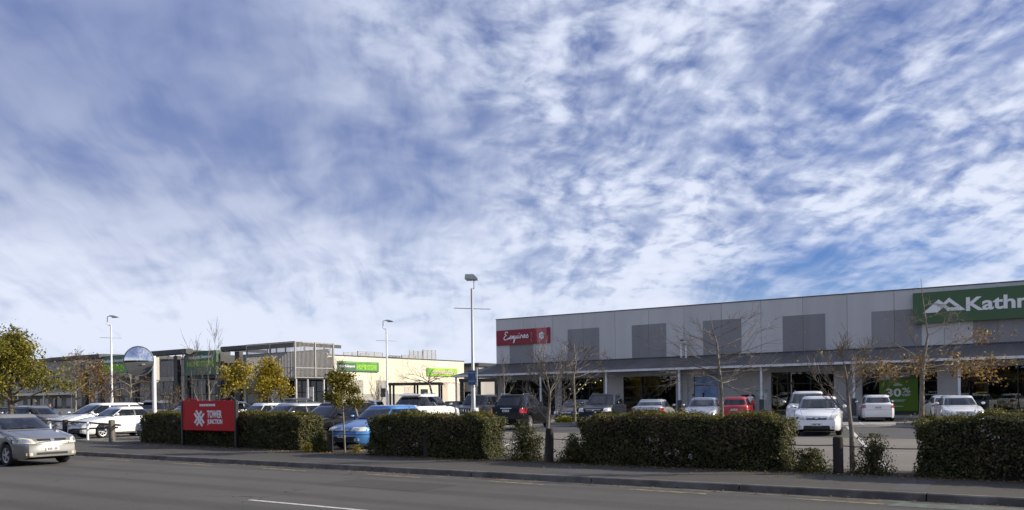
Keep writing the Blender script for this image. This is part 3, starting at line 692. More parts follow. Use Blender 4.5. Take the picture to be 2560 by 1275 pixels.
# cream flank wall
CX = -66.0
for a, b in zip(np.arange(60.9, 84.0, 5.875), np.arange(60.9 + 5.875, 85, 5.875)):
    boxo('flank_panel', CX - .2, CX, a + .01, b - .01, 0, 6.5, M['cream'], HB)
boxo('flank_backing', CX - .35, CX - .21, 60.95, 84.4, 0, 6.45, M['joint'], HB)
boxo('flank_coping', CX - .4, CX + .06, 60.9, 84.45, 6.502, 6.60, M['steel'], HB)
boxo('flank_band', CX + .002, CX + .02, 62.0, 75.0, 0, 2.35, M['creamgrey'], HB)
for (a, b, z0, z1, m_) in [(64.2, 66.1, 2.352, 3.94, 'creamgrey'), (68.2, 69.85, 2.352, 3.9, 'creamgrey'), (72.9, 74.5, 2.4, 3.2, 'beige'), (79.2, 81.0, .8, 3.72, 'beige'), (82.6, 83.6, .8, 3.7, 'beige')]:
    boxo('flank_inset', CX + .002, CX + .03, a, b, z0, z1, M[m_], HB)
for (a, b, z0, z1) in [(68.8, 69.6, 2.0, 3.0), (75.8, 77.1, 1.6, 2.9)]:
    boxo('flank_window', CX + .025, CX + .05, a, b, z0, z1, M['glassb'], HB)
boxo('side_return', -65.9, -65.2, 60.85, 61.4, 0, 6.3, M['taupel'], HB)
boxo('store_roof', -118, CX - .36, FY + .32, 84.4, 6.1, 6.3, M['roofd'], HB)
boxo('store_back', -118, CX - .36, 84.2, 84.4, 0, 6.1, M['taupe'], HB)
# rooftop plant screens
for (y0, y1, z1, lab) in [(67.3, 71.4, 7.30, 'low pale slatted plant screen on the cream store roof nearest the canopy'), (72.5, 74.4, 6.95, 'short dark row of roof units between the plant screens'), (74.7, 78.6, 7.10, 'low pale slatted plant screen beside the tall one'), (78.7, 81.2, 7.95, 'tall pale slatted plant tower on the cream store roof')]:
    rs = empty('plant_screen', (-68, y0, 6.29)); tag(rs, lab, 'roof plant')
    z = .15; zt = z1 - 6.29
    while z < zt:
        boxo('slat', -.03, .03, 0, y1 - y0, z, z + .07, M['mesh'] if 'dark' not in lab else M['steel'], rs)
        boxo('slat', -2.4, -2.34, 0, y1 - y0, z, z + .07, M['mesh'], rs)
        z += .155
    for yy in np.arange(0, y1 - y0 + .01, (y1 - y0) / 3):
        boxo('upright', -.09, -.032, yy - .04, yy + .04, 0, zt, M['mesh'], rs)
        boxo('upright', -2.33, -2.28, yy - .04, yy + .04, 0, zt, M['mesh'], rs)
# store signs
def store_sign(x0, x1, z0, z1, y, label):
    s_ = empty('store_sign', (x0, y, z0)); tag(s_, label, 'sign', 'green store signs on the front')
    w_, h_ = x1 - x0, z1 - z0
    boxo('board', 0, w_, 0, .5, 0, h_, M['bgreen'], s_)
    letters('bedbath', (.75, -.002, h_ * .68), UX, UZ, w_ * .36, h_ * .16, M['letter'], s_, .02, 0, .03)
    letters('beyond', (w_ * .54, -.002, h_ * .655), UX, UZ, w_ * .32, h_ * .185, M['letter'], s_, .02, 0, .03)
    letters('&', (w_ * .49, -.002, h_ * .68), UX, UZ, w_ * .04, h_ * .14, M['lime'], s_, .02, 0, .03)
    letters('HOME STORE', (.45, -.002, h_ * .36), UX, UZ, w_ * .86, h_ * .23, M['lime'], s_, .035, 0, .03)
    boxo('portal', 0.1, w_ - .1, .52, 3.6, -.4, h_ - .5, M['steel'], s_)
    return s_
store_sign(-85.8, -79.9, 4.78, 7.52, 57.0, 'square green store sign behind the bare multi-stemmed tree')
g2 = store_sign(-104.1, -98.0, 5.05, 7.75, 57.0, 'square green store sign crossed by the white lamp pole')
boxo('green_panel', .02, 6.08, -.004, 0, .55, 1.5, M['limed'], g2)
FS = empty('flank_sign', (-65.97, 62.1, 4.83)); tag(FS, 'wide green sign with lime lettering on the cream wall next to the mesh screen', 'sign')
VY = Vector((0, 1, 0))
boxo('board', 0, .12, 0, 6.33, 0, 1.10, M['bgreen'], FS); boxo('top_stripe', .002, .125, .05, 6.2, .92, 1.06, M['limed'], FS)
boxo('lettering_panel', .004, .13, 2.75, 6.1, .14, .86, M['limed'], FS)
letters('bedbath&beyond', (.12, .15, .36), VY, UZ, 2.4, .36, M['letter'], FS, .02, 0, .02)
letters('HOME STORE', (.13, 2.9, .26), VY, UZ, 3.05, .50, M['lime'], FS, .04, 0, .02)
F2 = empty('flank_sign', (-65.97, 76.95, 4.52)); tag(F2, 'lime green sign with pale brush lettering on the cream wall behind the bare tree', 'sign')
bevel(boxo('board', 0, .12, 0, 5.9, 0, 1.02, M['lime'], F2), .05); boxo('end_block', .002, .126, .12, .75, .08, .94, M['limed'], F2)
pth = []
for k in range(9):
    y_ = 1.0 + k * .48; pth.append([(y_, .35), (y_ + .12, .62), (y_ + .24, .62), (y_ + .22, .36), (y_ + .36, .34), (y_ + .40, .58)])
stroke2d(pth, .12, (.122, 0, 0), VY, UZ, pmat('pale_pink_letter', (.62, .50, .46), .5), F2, .02)
EP = empty('entry_poster', (-66.9, 58.6, .6)); tag(EP, 'white poster stand with dark print in the store entry under the mesh corner', 'poster')
boxo('sheet', 0, 1.1, 0, .05, .4, 2.5, M['letter'], EP)
for (a, b, z0, z1) in [(.15, .4, 1.5, 1.9), (.6, .95, 1.2, 1.5), (.2, .45, .7, 1.1), (.62, .9, .6, .95)]: boxo('printed_figure', a, b, -.006, 0, z0, z1, M['pan_d'], EP)
boxo('foot', .1, 1.0, -.2, .25, -.6, .39, M['steel'], EP)

# neighbours far off
def far_block(name, label, x0, x1, y0, y1, h, wall, roof, verandah=None):
    b_ = empty(name, ((x0 + x1) / 2, y0, 0)); tag(b_, label, 'building'); w_ = (x1 - x0) / 2
    boxo('wall', -w_, w_, 0, y1 - y0, 0, h, wall, b_); boxo('roof', -w_ - .3, w_ + .3, -.4, y1 - y0 + .3, h + .002, h + .45, roof, b_)
    n = max(2, int(w_ * 2 / 4))
    for i in range(n):
        a = -w_ + (i + .2) * 2 * w_ / n; boxo('window', a, a + 1.3 * w_ / n, -.03, 0, .6, min(2.6, h - .5), M['glassb'], b_)
    if verandah:
        boxo('verandah_roof', -w_, w_, -3.2, 0, verandah, verandah + .35, M['cream'], b_)
        boxo('counter_wall', -w_, w_, -3.0, -2.85, .0, 1.0, M['cream'], b_)
        for i in range(n // 2 + 1):
            a = -w_ + i * 4 * w_ / n; boxo('verandah_post', a - .12, a + .12, -3.1, -2.86, 1.0, verandah - .002, M['cream'], b_)
    return b_
far_block('verandah_building', 'low building with a cream verandah beyond the parked cars at far left', -190, -119, 66, 90, 8.6, M['taupe'], M['roofd'], 3.1)
far_block('distant_store', 'pale flat-roofed store seen between the cream wall and the grey shops', -66.5, -50.0, 100, 125, 6.2, M['pan_l'], M['mesh'])
far_block('distant_annex', 'dark roofed annex at the far end of the cream wall', -71.5, -64.8, 86.0, 96, 5.9, M['taupe'], M['steel'])

# trolley shelters: black steel frames
def shelter(loc, rz, L_, label):
    s_ = empty('trolley_shelter', loc, rz); tag(s_, label, 'shelter', 'black trolley shelters')
    for x in (0, L_ / 2, L_):
        for y in (0, 2.2): boxo('post', x - .09, x + .09, y - .09, y + .09, 0, 3.05, M['steel'], s_)
    boxo('roof', -.15, L_ + .15, -.15, 2.35, 3.052, 3.30, M['steel'], s_)
    for y in (0.0, 2.2): boxo('rail', .1, L_ - .1, y - .03, y + .03, .9, 1.0, M['steel'], s_)
shelter((-55.3, 59.0, 0), R(34), 4.8, 'black steel frame shelter in front of the cream wall')
shelter((-42.1, 53.4, 0), R(34), 2.9, 'black steel frame shelter at the corner of the grey shops')

# ------------------------------------------------------------------ street furniture
def lamp_pole(loc, h, label, style, rot=0.0):
    p = empty('lamp_pole', (loc[0], loc[1], 0), rot); tag(p, label, 'lamp pole', 'car park lamp poles')
    m = M['polew'] if style != 'box' else M['pole']
    MB().tube([(0, 0, 0), (0, 0, 2.2), (0, 0, 2.25), (0, 0, h)], [.115, .115, .088, .062], 10).build('pole', m, p, 40)
    bevel(boxo('base_plate', -.2, .2, -.2, .2, -.006, .03, M['pole'], p), .01)
    MB().tube([(-.95, 0, h - 1.02), (.95, 0, h - 1.10)], .022, 6).build('crossbar', m, p)
    if style == 'box':
        MB().tube([(.0, 0, h - .05), (.12, 0, h + .02), (.12, 0, h + .5)], .035, 6).build('stem', m, p)
        a = MB().prism([(-.36, h + .50), (.32, h + .44), (.32, h + .50), (.10, h + .72), (-.33, h + .72)], -.24, .24).build('lamp_head', M['pole'], p)
        boxo('lens', -.28, .22, -.18, .18, h + .42, h + .45, M['lettergrey'], p)
    else:
        MB().tube([(0, 0, h - .05), (0, 0, h + .02), (-.20, 0, h + .04), (-.30, 0, h + .12), (-.30, 0, h + .70), (-.26, 0, h + .78), (0, 0, h + .80)], .045, 6).build('stem', m, p)
        MB().prism([(-.05, h + .74), (.62, h + .68), (.66, h + .72), (.30, h + .84), (-.05, h + .86)], -.16, .16).build('lamp_head', M['lettergrey'], p)
        boxo('lens', .12, .55, -.12, .12, h + .655, h + .70, M['sleeve'], p)
    return p
ra = YAW
lamp_pole((-67.9, 38.1), 8.3, 'white lamp pole crossing the left green store sign', 'arm', ra)
lamp_pole((-52.1, 55.2), 8.1, 'slim lamp pole in front of the cream wall', 'arm', ra)
lamp_pole((-26.18, 34.24), 7.4, 'grey lamp pole with a box lamp left of the crimson sign', 'box', ra)
BS = empty('pole_sign', (-26.18, 34.24, 2.32), ra); tag(BS, 'small dark blue sign strapped to the grey lamp pole', 'sign')
boxo('plate', -.25, .14, -.17, -.14, 0, .77, pmat('navy_sign', (.012, .03, .075), .5, var=.8, scale=5, col2=(.05, .11, .22)), BS)
for z in (.2, .65): boxo('printed_line', -.24, .10, -.176, -.17, z - .03, z + .03, pmat('sign_blue', (.10, .22, .42), .5), BS)
MB().tube([(.21, -.1, -.05), (.21, -.1, .92)], .035, 6).build('bracket', M['pole'], BS)

CM = empty('convex_mirror', (-32.66, 20.2, 0)); tag(CM, 'round convex traffic mirror on a white pole behind the hedge', 'mirror')
pc = Vector((-34.3, 19.95, 0))
MB().tube([(0, 0, 0), (0, 0, 3.62)], .085, 14).build('pole', M['polew'], CM, 40)
mc = rgt * -.55 - fwd * .22 + Vector((0, 0, 3.40))     # bracketed out towards the camera and left
nrm = (Vector((.62, -.78, -.03))).normalized()
MB().tube([(0, 0, 3.4), tuple(mc)], .03, 6).build('bracket', M['pole'], CM)
ax = nrm.cross(Vector((0, 0, 1))).normalized(); ay = ax.cross(nrm)
def dome(rad, sag, rings, seg, off=0.0, back=False):
    b_ = MB(); 
    for i in range(rings + 1):
        r = rad * i / rings; d = sag * (1 - (i / rings) ** 2)
        for j in range(seg):
            t = 2 * math.pi * j / seg
            b_.v.append(tuple(mc + ax * r * math.cos(t) + ay * r * math.sin(t) + nrm * ((d if not back else -d) + off)))
    for i in range(rings):
        for j in range(seg):
            q = (j + 1) % seg; b_.f.append((i * seg + j, (i + 1) * seg + j, (i + 1) * seg + q, i * seg + q))
    return b_
dome(.615, .16, 12, 40).build('mirror_face', M['mirror'], CM, 60)
dome(.64, .09, 6, 40, -.03, True).build('back_shell', M['pan_d'], CM, 60)
rp = [tuple(mc + ax * .63 * math.cos(2 * math.pi * j / 40) + ay * .63 * math.sin(2 * math.pi * j / 40)) for j in range(41)]
MB().tube(rp, .022, 6).build('rim', M['pan_d'], CM, 60)

# red estate sign on two black posts in front of the hedge
RSx0, RSx1, RSy = -28.05, -24.55, 18.28
RSa = math.atan2(-.30, 3.5)
RS = empty('estate_sign', (-27.62, 18.22, 0), RSa); tag(RS, 'red sign on black posts reading TOWER JUNCTION with a white lattice emblem', 'sign')
SWd = 3.50; z0, z1 = .58, 1.66
bevel(boxo('board', 0, SWd, 0, .08, z0, z1, M['tjred'], RS), .01)
for x in (-.10, SWd): 
    bevel(boxo('post', x, x + .10, -.02, .10, 0, z1 - .02, M['blacks'], RS), .01)
MB().tube([(-.05, .04, z1 - .05), (.25, .04, z1 + .06), (1.0, .04, z1 + .03)], .03, 6).build('top_edge', M['tjred'], RS)
MB().tube([(SWd - .9, .04, z1 + .03), (SWd - .2, .04, z1 + .09), (SWd + .05, .04, z1 - .03)], .035, 6).build('top_rail', M['blacks'], RS)
lx, lz, k_ = 1.18, z0 + .44, 1.0
def bar(cx, cz, ln, ang, w_=.078):
    w_ = .078
    c, s_ = math.cos(ang), math.sin(ang); pts = []
    for (a, b) in ((-1, -1), (1, -1), (1, 1), (-1, 1)):
        u_, v_ = a * ln / 2, b * w_ / 2; pts.append((lx + (cx + u_ * c - v_ * s_) * 1.45, lz + cz + u_ * s_ + v_ * c))
    plate2d(pts, (0, -.002, 0), UX, UZ, M['letter'], RS, .012, 'emblem_bar')
A_, B_ = R(52), R(128)
bar(-.045, .155, .33, B_); bar(.07, .20, .165, A_); bar(.135, .055, .30, A_, .11); bar(-.165, .105, .19, B_)
bar(-.125, -.055, .30, A_, .11); bar(.045, -.150, .33, B_); bar(-.075, -.195, .17, A_); bar(.165, -.10, .19, B_)
letters('TOWER', (1.72, -.002, lz + .015), UX, UZ, .98, .275, M['letter'], RS, .03, 0, .01)
letters('JUNCTION', (1.74, -.002, lz - .25), UX, UZ, .98, .225, M['letter'], RS, .025, 0, .01)
for i, (a, w_) in enumerate([(0, .10), (.13, .13), (.29, .09), (.41, .16), (.60, .10), (.73, .12), (.88, .16)]):
    boxo('small_print', 1.22 + a, 1.22 + a + w_, -.01, -.001, z1 - .20, z1 - .12, M['letter'], RS)

# bollards and cable along the bed
def bollard(x, y, h, r, label, mat=None):
    b_ = MB().tube([(0, 0, 0), (0, 0, h - .06), (0, 0, h - .015), (0, 0, h)], [r, r, r * .93, r * .72], 14).build('timber_bollard', mat or M['timber'], None, 40)
    b_.location = (x, y, 0); b_.rotation_euler = (R(random.uniform(-1, 1)), R(random.uniform(-1, 1)), random.random() * 6)
    tag(b_, label, 'bollard', 'timber bollards along the hedge'); return b_
bollard(-3.98, 17.16, .74, .098, 'dark timber bollard in front of the bare tree near the white hatchback')
bollard(-10.80, 17.20, .84, .098, 'dark timber bollard between two small shrubs')
bollard(-14.75, 17.16, .66, .10, 'dark timber bollard standing in the face of the middle hedge')
bollard(-19.05, 17.62, .68, .09, 'short dark timber bollard beside the blue car')
def cable(x0, y0, x1, y1, z, sag, label):
    pts = [(x0 + (x1 - x0) * t, y0 + (y1 - y0) * t, z - sag * 4 * t * (1 - t)) for t in [i / 12 for i in range(13)]]
    c_ = MB().tube(pts, .011, 5).build('wire_cable', M['blades']); tag(c_, label, 'cable', 'cable between the bollards')
cable(-19.0, 17.35, -16.6, 17.5, .60, .03, 'thin dark cable running into the hedge by the blue car')
cable(-13.4, 17.5, -10.80, 17.20, .58, .04, 'thin dark cable across the gap left of the twin shrubs')
cable(-10.80, 17.20, -8.6, 17.45, .58, .03, 'thin dark cable from the middle bollard to the wide hedge')
cable(-5.6, 17.45, -3.98, 17.16, .57, .03, 'thin dark cable in front of the white hatchback')
cable(-3.98, 17.16, -1.6, 17.5, .56, .05, 'thin dark cable at right, sagging towards the last hedge')

# timber rail fence at the driveway
TF = empty('rail_fence', (-33.2, 18.75, 0), math.atan2(1.55, -10.2)); tag(TF, 'low timber rail fence in front of the white sedan', 'fence')
for x, w_, h_, m_ in [(0.35, .13, .92, 'timberl'), (3.1, .05, .80, 'white'), (5.9, .12, .88, 'timber'), (8.0, .05, .78, 'white'), (10.3, .12, .88, 'timber')]:
    MB().tube([(x, 0, 0), (x, 0, h_ - .03), (x, 0, h_)], [w_, w_, w_ * .8], 10).build('post', M[m_], TF, 40)
MB().tube([(-.3, -.10, .70), (3.5, -.12, .77), (7, -.12, .80), (10.8, -.12, .83)], .042, 8).build('rail', M['timberl'], TF, 60)
MB().tube([(0, -.10, .60), (2.8, -.10, .52), (6, -.11, .40), (7.6, -.11, .36)], .035, 8).build('rail', M['timber'], TF, 60)
boxo('checker_plate', 1.55, 2.25, -.17, -.155, .42, .68, M['pan_d'], TF); boxo('reflector', 1.2, 1.5, -.172, -.155, .55, .66, M['tail'], TF)

# ------------------------------------------------------------------ hedges and shrubs
def hedge(path, width, height, dens, leaf, label, mat=GREEN, top=TOPL, ragged=.07, group='clipped hedges along the footpath'):
    """clipped hedge along a polyline: dark core, leaf shell, lighter leaf on top as painted sunlight"""
    p0, p1 = Vector((*path[0], 0)), Vector((*path[1], 0)); L_ = (p1 - p0).length; rz = math.atan2(p1.y - p0.y, p1.x - p0.x)
    h = empty('hedge', tuple(p0), rz); tag(h, label, 'hedge', group)
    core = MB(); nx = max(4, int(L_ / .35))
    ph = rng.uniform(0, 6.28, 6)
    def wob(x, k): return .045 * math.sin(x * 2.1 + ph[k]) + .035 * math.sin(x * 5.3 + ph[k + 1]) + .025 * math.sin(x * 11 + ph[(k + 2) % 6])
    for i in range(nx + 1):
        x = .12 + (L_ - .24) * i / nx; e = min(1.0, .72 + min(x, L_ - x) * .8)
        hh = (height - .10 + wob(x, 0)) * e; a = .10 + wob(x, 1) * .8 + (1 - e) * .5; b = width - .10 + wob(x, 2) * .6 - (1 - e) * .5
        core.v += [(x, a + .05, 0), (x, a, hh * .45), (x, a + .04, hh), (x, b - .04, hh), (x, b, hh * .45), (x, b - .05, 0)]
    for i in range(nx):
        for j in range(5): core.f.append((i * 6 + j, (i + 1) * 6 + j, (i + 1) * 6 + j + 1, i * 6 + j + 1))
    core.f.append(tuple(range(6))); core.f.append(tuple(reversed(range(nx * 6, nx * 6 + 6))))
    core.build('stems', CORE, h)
    def wv(x, k): return .045 * np.sin(x * 2.1 + ph[k]) + .035 * np.sin(x * 5.3 + ph[k + 1]) + .025 * np.sin(x * 11 + ph[(k + 2) % 6])
    C, Nn = [], []
    def face(n, kind):
        if kind in ('f', 'b'):
            x = rng.uniform(0, L_, n); z = rng.uniform(.0, height, n); e = np.minimum(1, .72 + np.minimum(x, L_ - x) * .8)
            z = np.minimum(z, (height + wv(x, 0)) * e)
            bulge = .05 * np.sin(np.clip(z / height, 0, 1) * 3.1) + wv(x + z * 1.7, 1) + .03 * np.sin(z * 9 + x * 3)
            y = (.06 + (1 - e) * .5 - bulge) if kind == 'f' else (width - .06 - (1 - e) * .5 + bulge)
            y = y + np.minimum(rng.exponential(ragged * .45, n), ragged * 1.4) * (-1 if kind == 'f' else 1) + rng.uniform(0, .10, n) * (1 if kind == 'f' else -1)
            nv = np.tile(np.array([0, -1 if kind == 'f' else 1, .35]), (n, 1))
        elif kind == 't':
            x = rng.uniform(.05, L_ - .05, n); y = rng.uniform(.05, width - .05, n); e = np.minimum(1, .72 + np.minimum(x, L_ - x) * .8)
            z = (height + wv(x, 0)) * e - rng.uniform(0, .08, n) + rng.exponential(ragged * .3, n)
            nv = np.tile(np.array([0, 0, 1.0]), (n, 1))
        else:
            y = rng.uniform(0.05, width - .05, n); z = rng.uniform(0, height * .95, n)
            out = np.minimum(rng.exponential(ragged * .8, n), ragged * 2.0) + .10 * np.sin(z * 7 + 1.0) * .5
            x = (-out + .12) if kind == 'l' else (L_ + out - .12)
            nv = np.tile(np.array([-1.0 if kind == 'l' else 1.0, 0, .3]), (n, 1))
        return np.stack([x, y, z], 1), nv
    for kind, area in (('f', L_ * height), ('b', L_ * height * .35), ('l', width * height * 1.4), ('r', width * height * 1.4)):
        c, nv = face(int(area * dens), kind); C.append(c); Nn.append(nv)
    link('foliage', leaf_mesh('foliage', np.concatenate(C), np.concatenate(Nn), leaf, .55), mat, h)
    sb = MB(); sc_, sn_ = [], []          # stray shoots standing above the clip line
    for k in range(int(L_ * 9)):
        x = rng.uniform(.1, L_ - .1); y = rng.uniform(0, width); z = height - .05; l_ = rng.exponential(.06) + .05; dxy = rng.normal(0, .05, 2)
        sb.tube([(x, y, z), (x + dxy[0], y + dxy[1], z + l_)], [.004, .002], 3)
        for t in np.linspace(.3, 1, 5): sc_.append((x + dxy[0] * t, y + dxy[1] * t, z + l_ * t)); sn_.append((0, -.4, .6))
    for k in range(int(L_ * 10)):         # shoots leaning out of the face
        x = rng.uniform(.1, L_ - .1); z = rng.uniform(.1, height - .1); l_ = rng.exponential(.05) + .04
        sb.tube([(x, .06, z), (x + rng.normal(0, .03), -.04 - l_, z + l_ * .6)], [.004, .002], 3)
        for t in np.linspace(.4, 1, 4): sc_.append((x, .06 - (.10 + l_) * t, z + l_ * .6 * t)); sn_.append((0, -1, .3))
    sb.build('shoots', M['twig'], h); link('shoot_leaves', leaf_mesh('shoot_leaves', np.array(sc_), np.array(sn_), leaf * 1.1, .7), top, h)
    c, nv = face(int(L_ * width * dens * .9), 't'); link('lit_top_leaves', leaf_mesh('lit_top_leaves', c, nv, leaf, .7), top, h)
    return h
D_ = 1900
hedge([(-31.75, 18.95), (-20.75, 17.82)], 1.05, 1.18, D_ * .8, .058, 'long clipped hedge running behind the red sign')
hedge([(-17.05, 17.15), (-12.75, 17.10)], 1.05, 1.16, D_, .050, 'clipped hedge block in front of the blue car')
hedge([(-9.95, 17.15), (-5.05, 17.10)], 1.05, 1.16, D_, .050, 'widest clipped hedge, in front of the red hatchback')
hedge([(-2.55, 17.0), (3.2, 17.0)], 1.15, 1.13, D_, .048, 'clipped hedge cut off by the right edge of the photo')
# brown patches where the hedges are thin, as leaf of its own colour
def patch_leaves(parent_label_hedge, x, z, rx, rz, n, mat, leaf=.06):
    a = rng.normal(0, .5, (n, 2)); c = np.stack([x + a[:, 0] * rx, np.full(n, -.06) - rng.exponential(.02, n), np.clip(z + a[:, 1] * rz, .05, 1.12)], 1)
    link('dry_patch', leaf_mesh('dry_patch', c, np.tile(np.array([0, -1, .3]), (n, 1)), leaf, .8), mat, parent_label_hedge)
HED = [o for o in COL.objects if o.name.startswith('hedge') and o.type == 'EMPTY']
patch_leaves(HED[2], 2.2, .65, .55, .7, 520, BROWNH); patch_leaves(HED[0], 7.5, .9, 1.3, .25, 500, BROWNH, .07); patch_leaves(HED[1], 1.6, .5, .5, .5, 260, BROWNH); patch_leaves(HED[2], .9, .95, .8, .22, 320, BROWNH); patch_leaves(HED[2], 3.9, .8, .7, .4, 300, BROWNH); patch_leaves(HED[3], 1.4, .6, .8, .5, 300, BROWNH); patch_leaves(HED[1], 3.2, .9, .7, .22, 240, BROWNH); patch_leaves(HED[0], 3.0, .6, 1.2, .5, 380, BROWNH)
PALEB = leafmat('pale_blossom', [(0, (.25, .24, .20)), (1, (.55, .54, .50))], .2)
for hd, pts in ((HED[2], [(1.95, .62), (2.15, .58), (2.35, .30), (2.6, .34), (2.05, .42), (2.9, .25)]), (HED[3], [(1.15, .90), (1.25, .80), (2.2, .7)]), (HED[1], [(1.0, .8), (2.0, .35), (3.3, .6)]), (HED[0], [(9.2, .66), (9.0, .6), (3.0, .9), (.6, .95)])):
    for (x, z) in pts: patch_leaves(hd, x, z, .10, .06, 9, PALEB, .05)

def shrub(x, y, w_, h_, n, leaf, label, mat=GREEN, lean=0.0, twigs=6, group='small shrubs in the hedge gaps', depth=None):
    s_ = empty('shrub', (x, y, 0)); tag(s_, label, 'shrub', group); dp = depth or w_ * .8
    b_ = MB(); tips = []
    for k in range(twigs + 5):
        a = rng.uniform(0, 6.28); rr = rng.uniform(.1, .5); zt = h_ * rng.uniform(.45, 1.0)
        tip = (math.cos(a) * w_ * rr * (1.15 - zt / h_ * .5) + lean * zt, math.sin(a) * dp * rr * (1.1 - zt / h_ * .4), zt)
        mid_ = (tip[0] * .45, tip[1] * .45, zt * .55); b_.tube([(rng.uniform(-.04, .04), rng.uniform(-.04, .04), 0), mid_, tip], [.012, .009, .004], 4); tips += [tip, mid_, ((tip[0] + mid_[0]) / 2, (tip[1] + mid_[1]) / 2, (tip[2] + mid_[2]) / 2)]
    b_.build('stems', M['twig'], s_)
    tips = np.array(tips); idx = rng.integers(0, len(tips), n); c = tips[idx] + rng.normal(0, 1, (n, 3)) * np.clip(np.array([w_ * .085, dp * .085, h_ * .07]), .02, .3)
    low_ = rng.random(n) < .48
    c[low_] = np.stack([rng.normal(0, .24, low_.sum()) * w_, rng.normal(0, .24, low_.sum()) * dp, np.abs(rng.normal(0, .26, low_.sum())) * h_], 1)
    c[:, 2] = np.clip(c[:, 2], .01, h_ * 1.06); nv = c - np.array([0, 0, h_ * .35]); nv /= np.linalg.norm(nv, axis=1)[:, None] + .01
    rr_ = np.hypot(c[:, 0] / w_, c[:, 1] / dp); ok_ = rr_ < .56; c, nv = c[ok_], nv[ok_]
    link('foliage', leaf_mesh('foliage', c, nv, leaf, .7, .5), mat, s_); return s_
shrub(-11.72, 17.50, 1.15, .98, 5600, .052, 'taller shrub left of the middle timber bollard', lean=.12)
shrub(-10.25, 17.45, .98, .66, 4200, .050, 'small round shrub right of the middle timber bollard')
shrub(-4.55, 17.35, .95, .44, 3400, .048, 'lowest shrub left of the right-hand bollard')
shrub(-3.38, 17.35, .86, .74, 3200, .048, 'open sprawling shrub right of the right-hand bollard')
shrub(-19.45, 17.60, .66, .74, 3000, .056, 'dark shrub beside the short bollard and the thin gold-leaved tree')
shrub(-18.2, 17.9, .5, .25, 250, .05, 'low yellowing tuft at the foot of the gold-leaved tree', YELLOW)
shrub(-20.0, 17.55, .5, .28, 300, .055, 'yellow low leaves at the right end of the long hedge', YELLOW)

# kerbed planting islands in the car park
def island(pts, label, z=.12):
    o = MB().poly([(x, y, z) for x, y in pts])
    k = len(pts); i0 = len(o.v); o.v += [(x, y, -.05) for x, y in pts]
    for j in range(k): o.f.append((j, i0 + j, i0 + (j + 1) % k, (j + 1) % k))
    o = o.build('planting_island', M['conc']); o['kind'] = 'structure'; o['label'] = label
island([(-26.3, 41.4), (-23.4, 41.9), (-24.4, 45.6), (-27.2, 45.2)], 'kerbed planting island beside the dark four-wheel-drive')
island([(-7.6, 44.7), (-3.2, 43.0), (-3.6, 46.2), (-7.2, 47.2)], 'kerbed planting island under the rust-leaved tree')
YG = leafmat('lime_leaf', [(0, (.06, .07, .008)), (.5, (.20, .20, .02)), (1, (.45, .40, .05))], .3)
shrub(-25.4, 42.3, 1.9, .55, 900, .11, 'bright yellow-green low planting beside the dark four-wheel-drive', YG, group='car park island planting')
shrub(-5.6, 45.3, 3.6, .55, 1500, .12, 'olive ground cover at the foot of the rust-leaved tree', OLIVE, group='car park island planting')
shrub(-18.6, 44.5, 3.0, .9, 500, .11, 'low dry grass seen over the widest hedge', YELLOW, group='car park island planting')
shrub(-23.0, 39.7, .35, 1.25, 160, .14, 'tall spiky flax leaves beside the dark four-wheel-drive', YG, group='car park island planting')

# ------------------------------------------------------------------ trees
def tube_set(branches, n=5):
    b_ = MB()
    for pts, rad in branches: b_.tube(pts, rad, n, cap=False)
    return b_
def grow(base, trunk, limbs, seed, sub=(5, 4), spread=.7, up=.15, twig_len=.35, jitter=.12, droop=0.0):
    """trunk: list of (x,z,r) in the picture-parallel plane plus depth wobble; limbs: (height, azimuth deg, elevation deg, length, radius)
       returns trunk tubes, limb tubes, twig tubes and twig tips"""
    rs = random.Random(seed)
    tp = [rgt * a[0] + fwd * rs.uniform(-.04, .04) + Vector((0, 0, a[1])) for a in trunk]; tr = [a[2] for a in trunk]
    main = [(tp, tr)]; lim = []; tw = []; tips = []
    def at(h):
        for i in range(len(tp) - 1):
            if tp[i].z <= h <= tp[i + 1].z:
                t = (h - tp[i].z) / max(1e-6, tp[i + 1].z - tp[i].z); return tp[i].lerp(tp[i + 1], t)
        return tp[-1].copy()
    def walk(p, d, L_, r, steps, wob, dr):
        pts = [p.copy()]; rad = [r]
        for k in range(steps):
            d = (d + Vector((rs.gauss(0, wob), rs.gauss(0, wob), rs.gauss(0, wob) + up * .25 - dr * (k + 1) / steps))).normalized()
            p = p + d * L_ / steps; pts.append(p.copy()); rad.append(max(.003, r * (1 - .85 * (k + 1) / steps)))
        return pts, rad
    def side(d, sp):
        q = Vector((rs.gauss(0, 1), rs.gauss(0, 1), rs.gauss(0, .7))); q = (q - d * q.dot(d)).normalized()
        return (d + q * sp).normalized()
    for (h, az, el, L_, r) in limbs:
        a = R(az); d = (rgt * math.cos(a) + fwd * math.sin(a)) * math.cos(R(el)) + Vector((0, 0, math.sin(R(el))))
        pts, rad = walk(at(h), d, L_, r, 7, jitter, droop); lim.append((pts, rad))
        for k in range(sub[0]):
            i = rs.randint(2, len(pts) - 1); d1 = (pts[i] - pts[i - 1]).normalized()
            p2, r2_ = walk(pts[i], side(d1, spread), L_ * rs.uniform(.25, .5), max(.004, rad[i] * .7), 4, jitter * 1.2, droop); tw.append((p2, r2_)); 
            for m_ in range(sub[1]):
                j = rs.randint(1, len(p2) - 1); d2 = (p2[j] - p2[j - 1]).normalized()
                p3, r3 = walk(p2[j], side(d2, spread), twig_len * rs.uniform(.5, 1.2), .0055, 3, jitter * 1.4, droop); tw.append((p3, r3)); tips.append(p3[-1]); tips.append(p3[1])
            tips.append(p2[-1])
    return main, lim, tw, tips
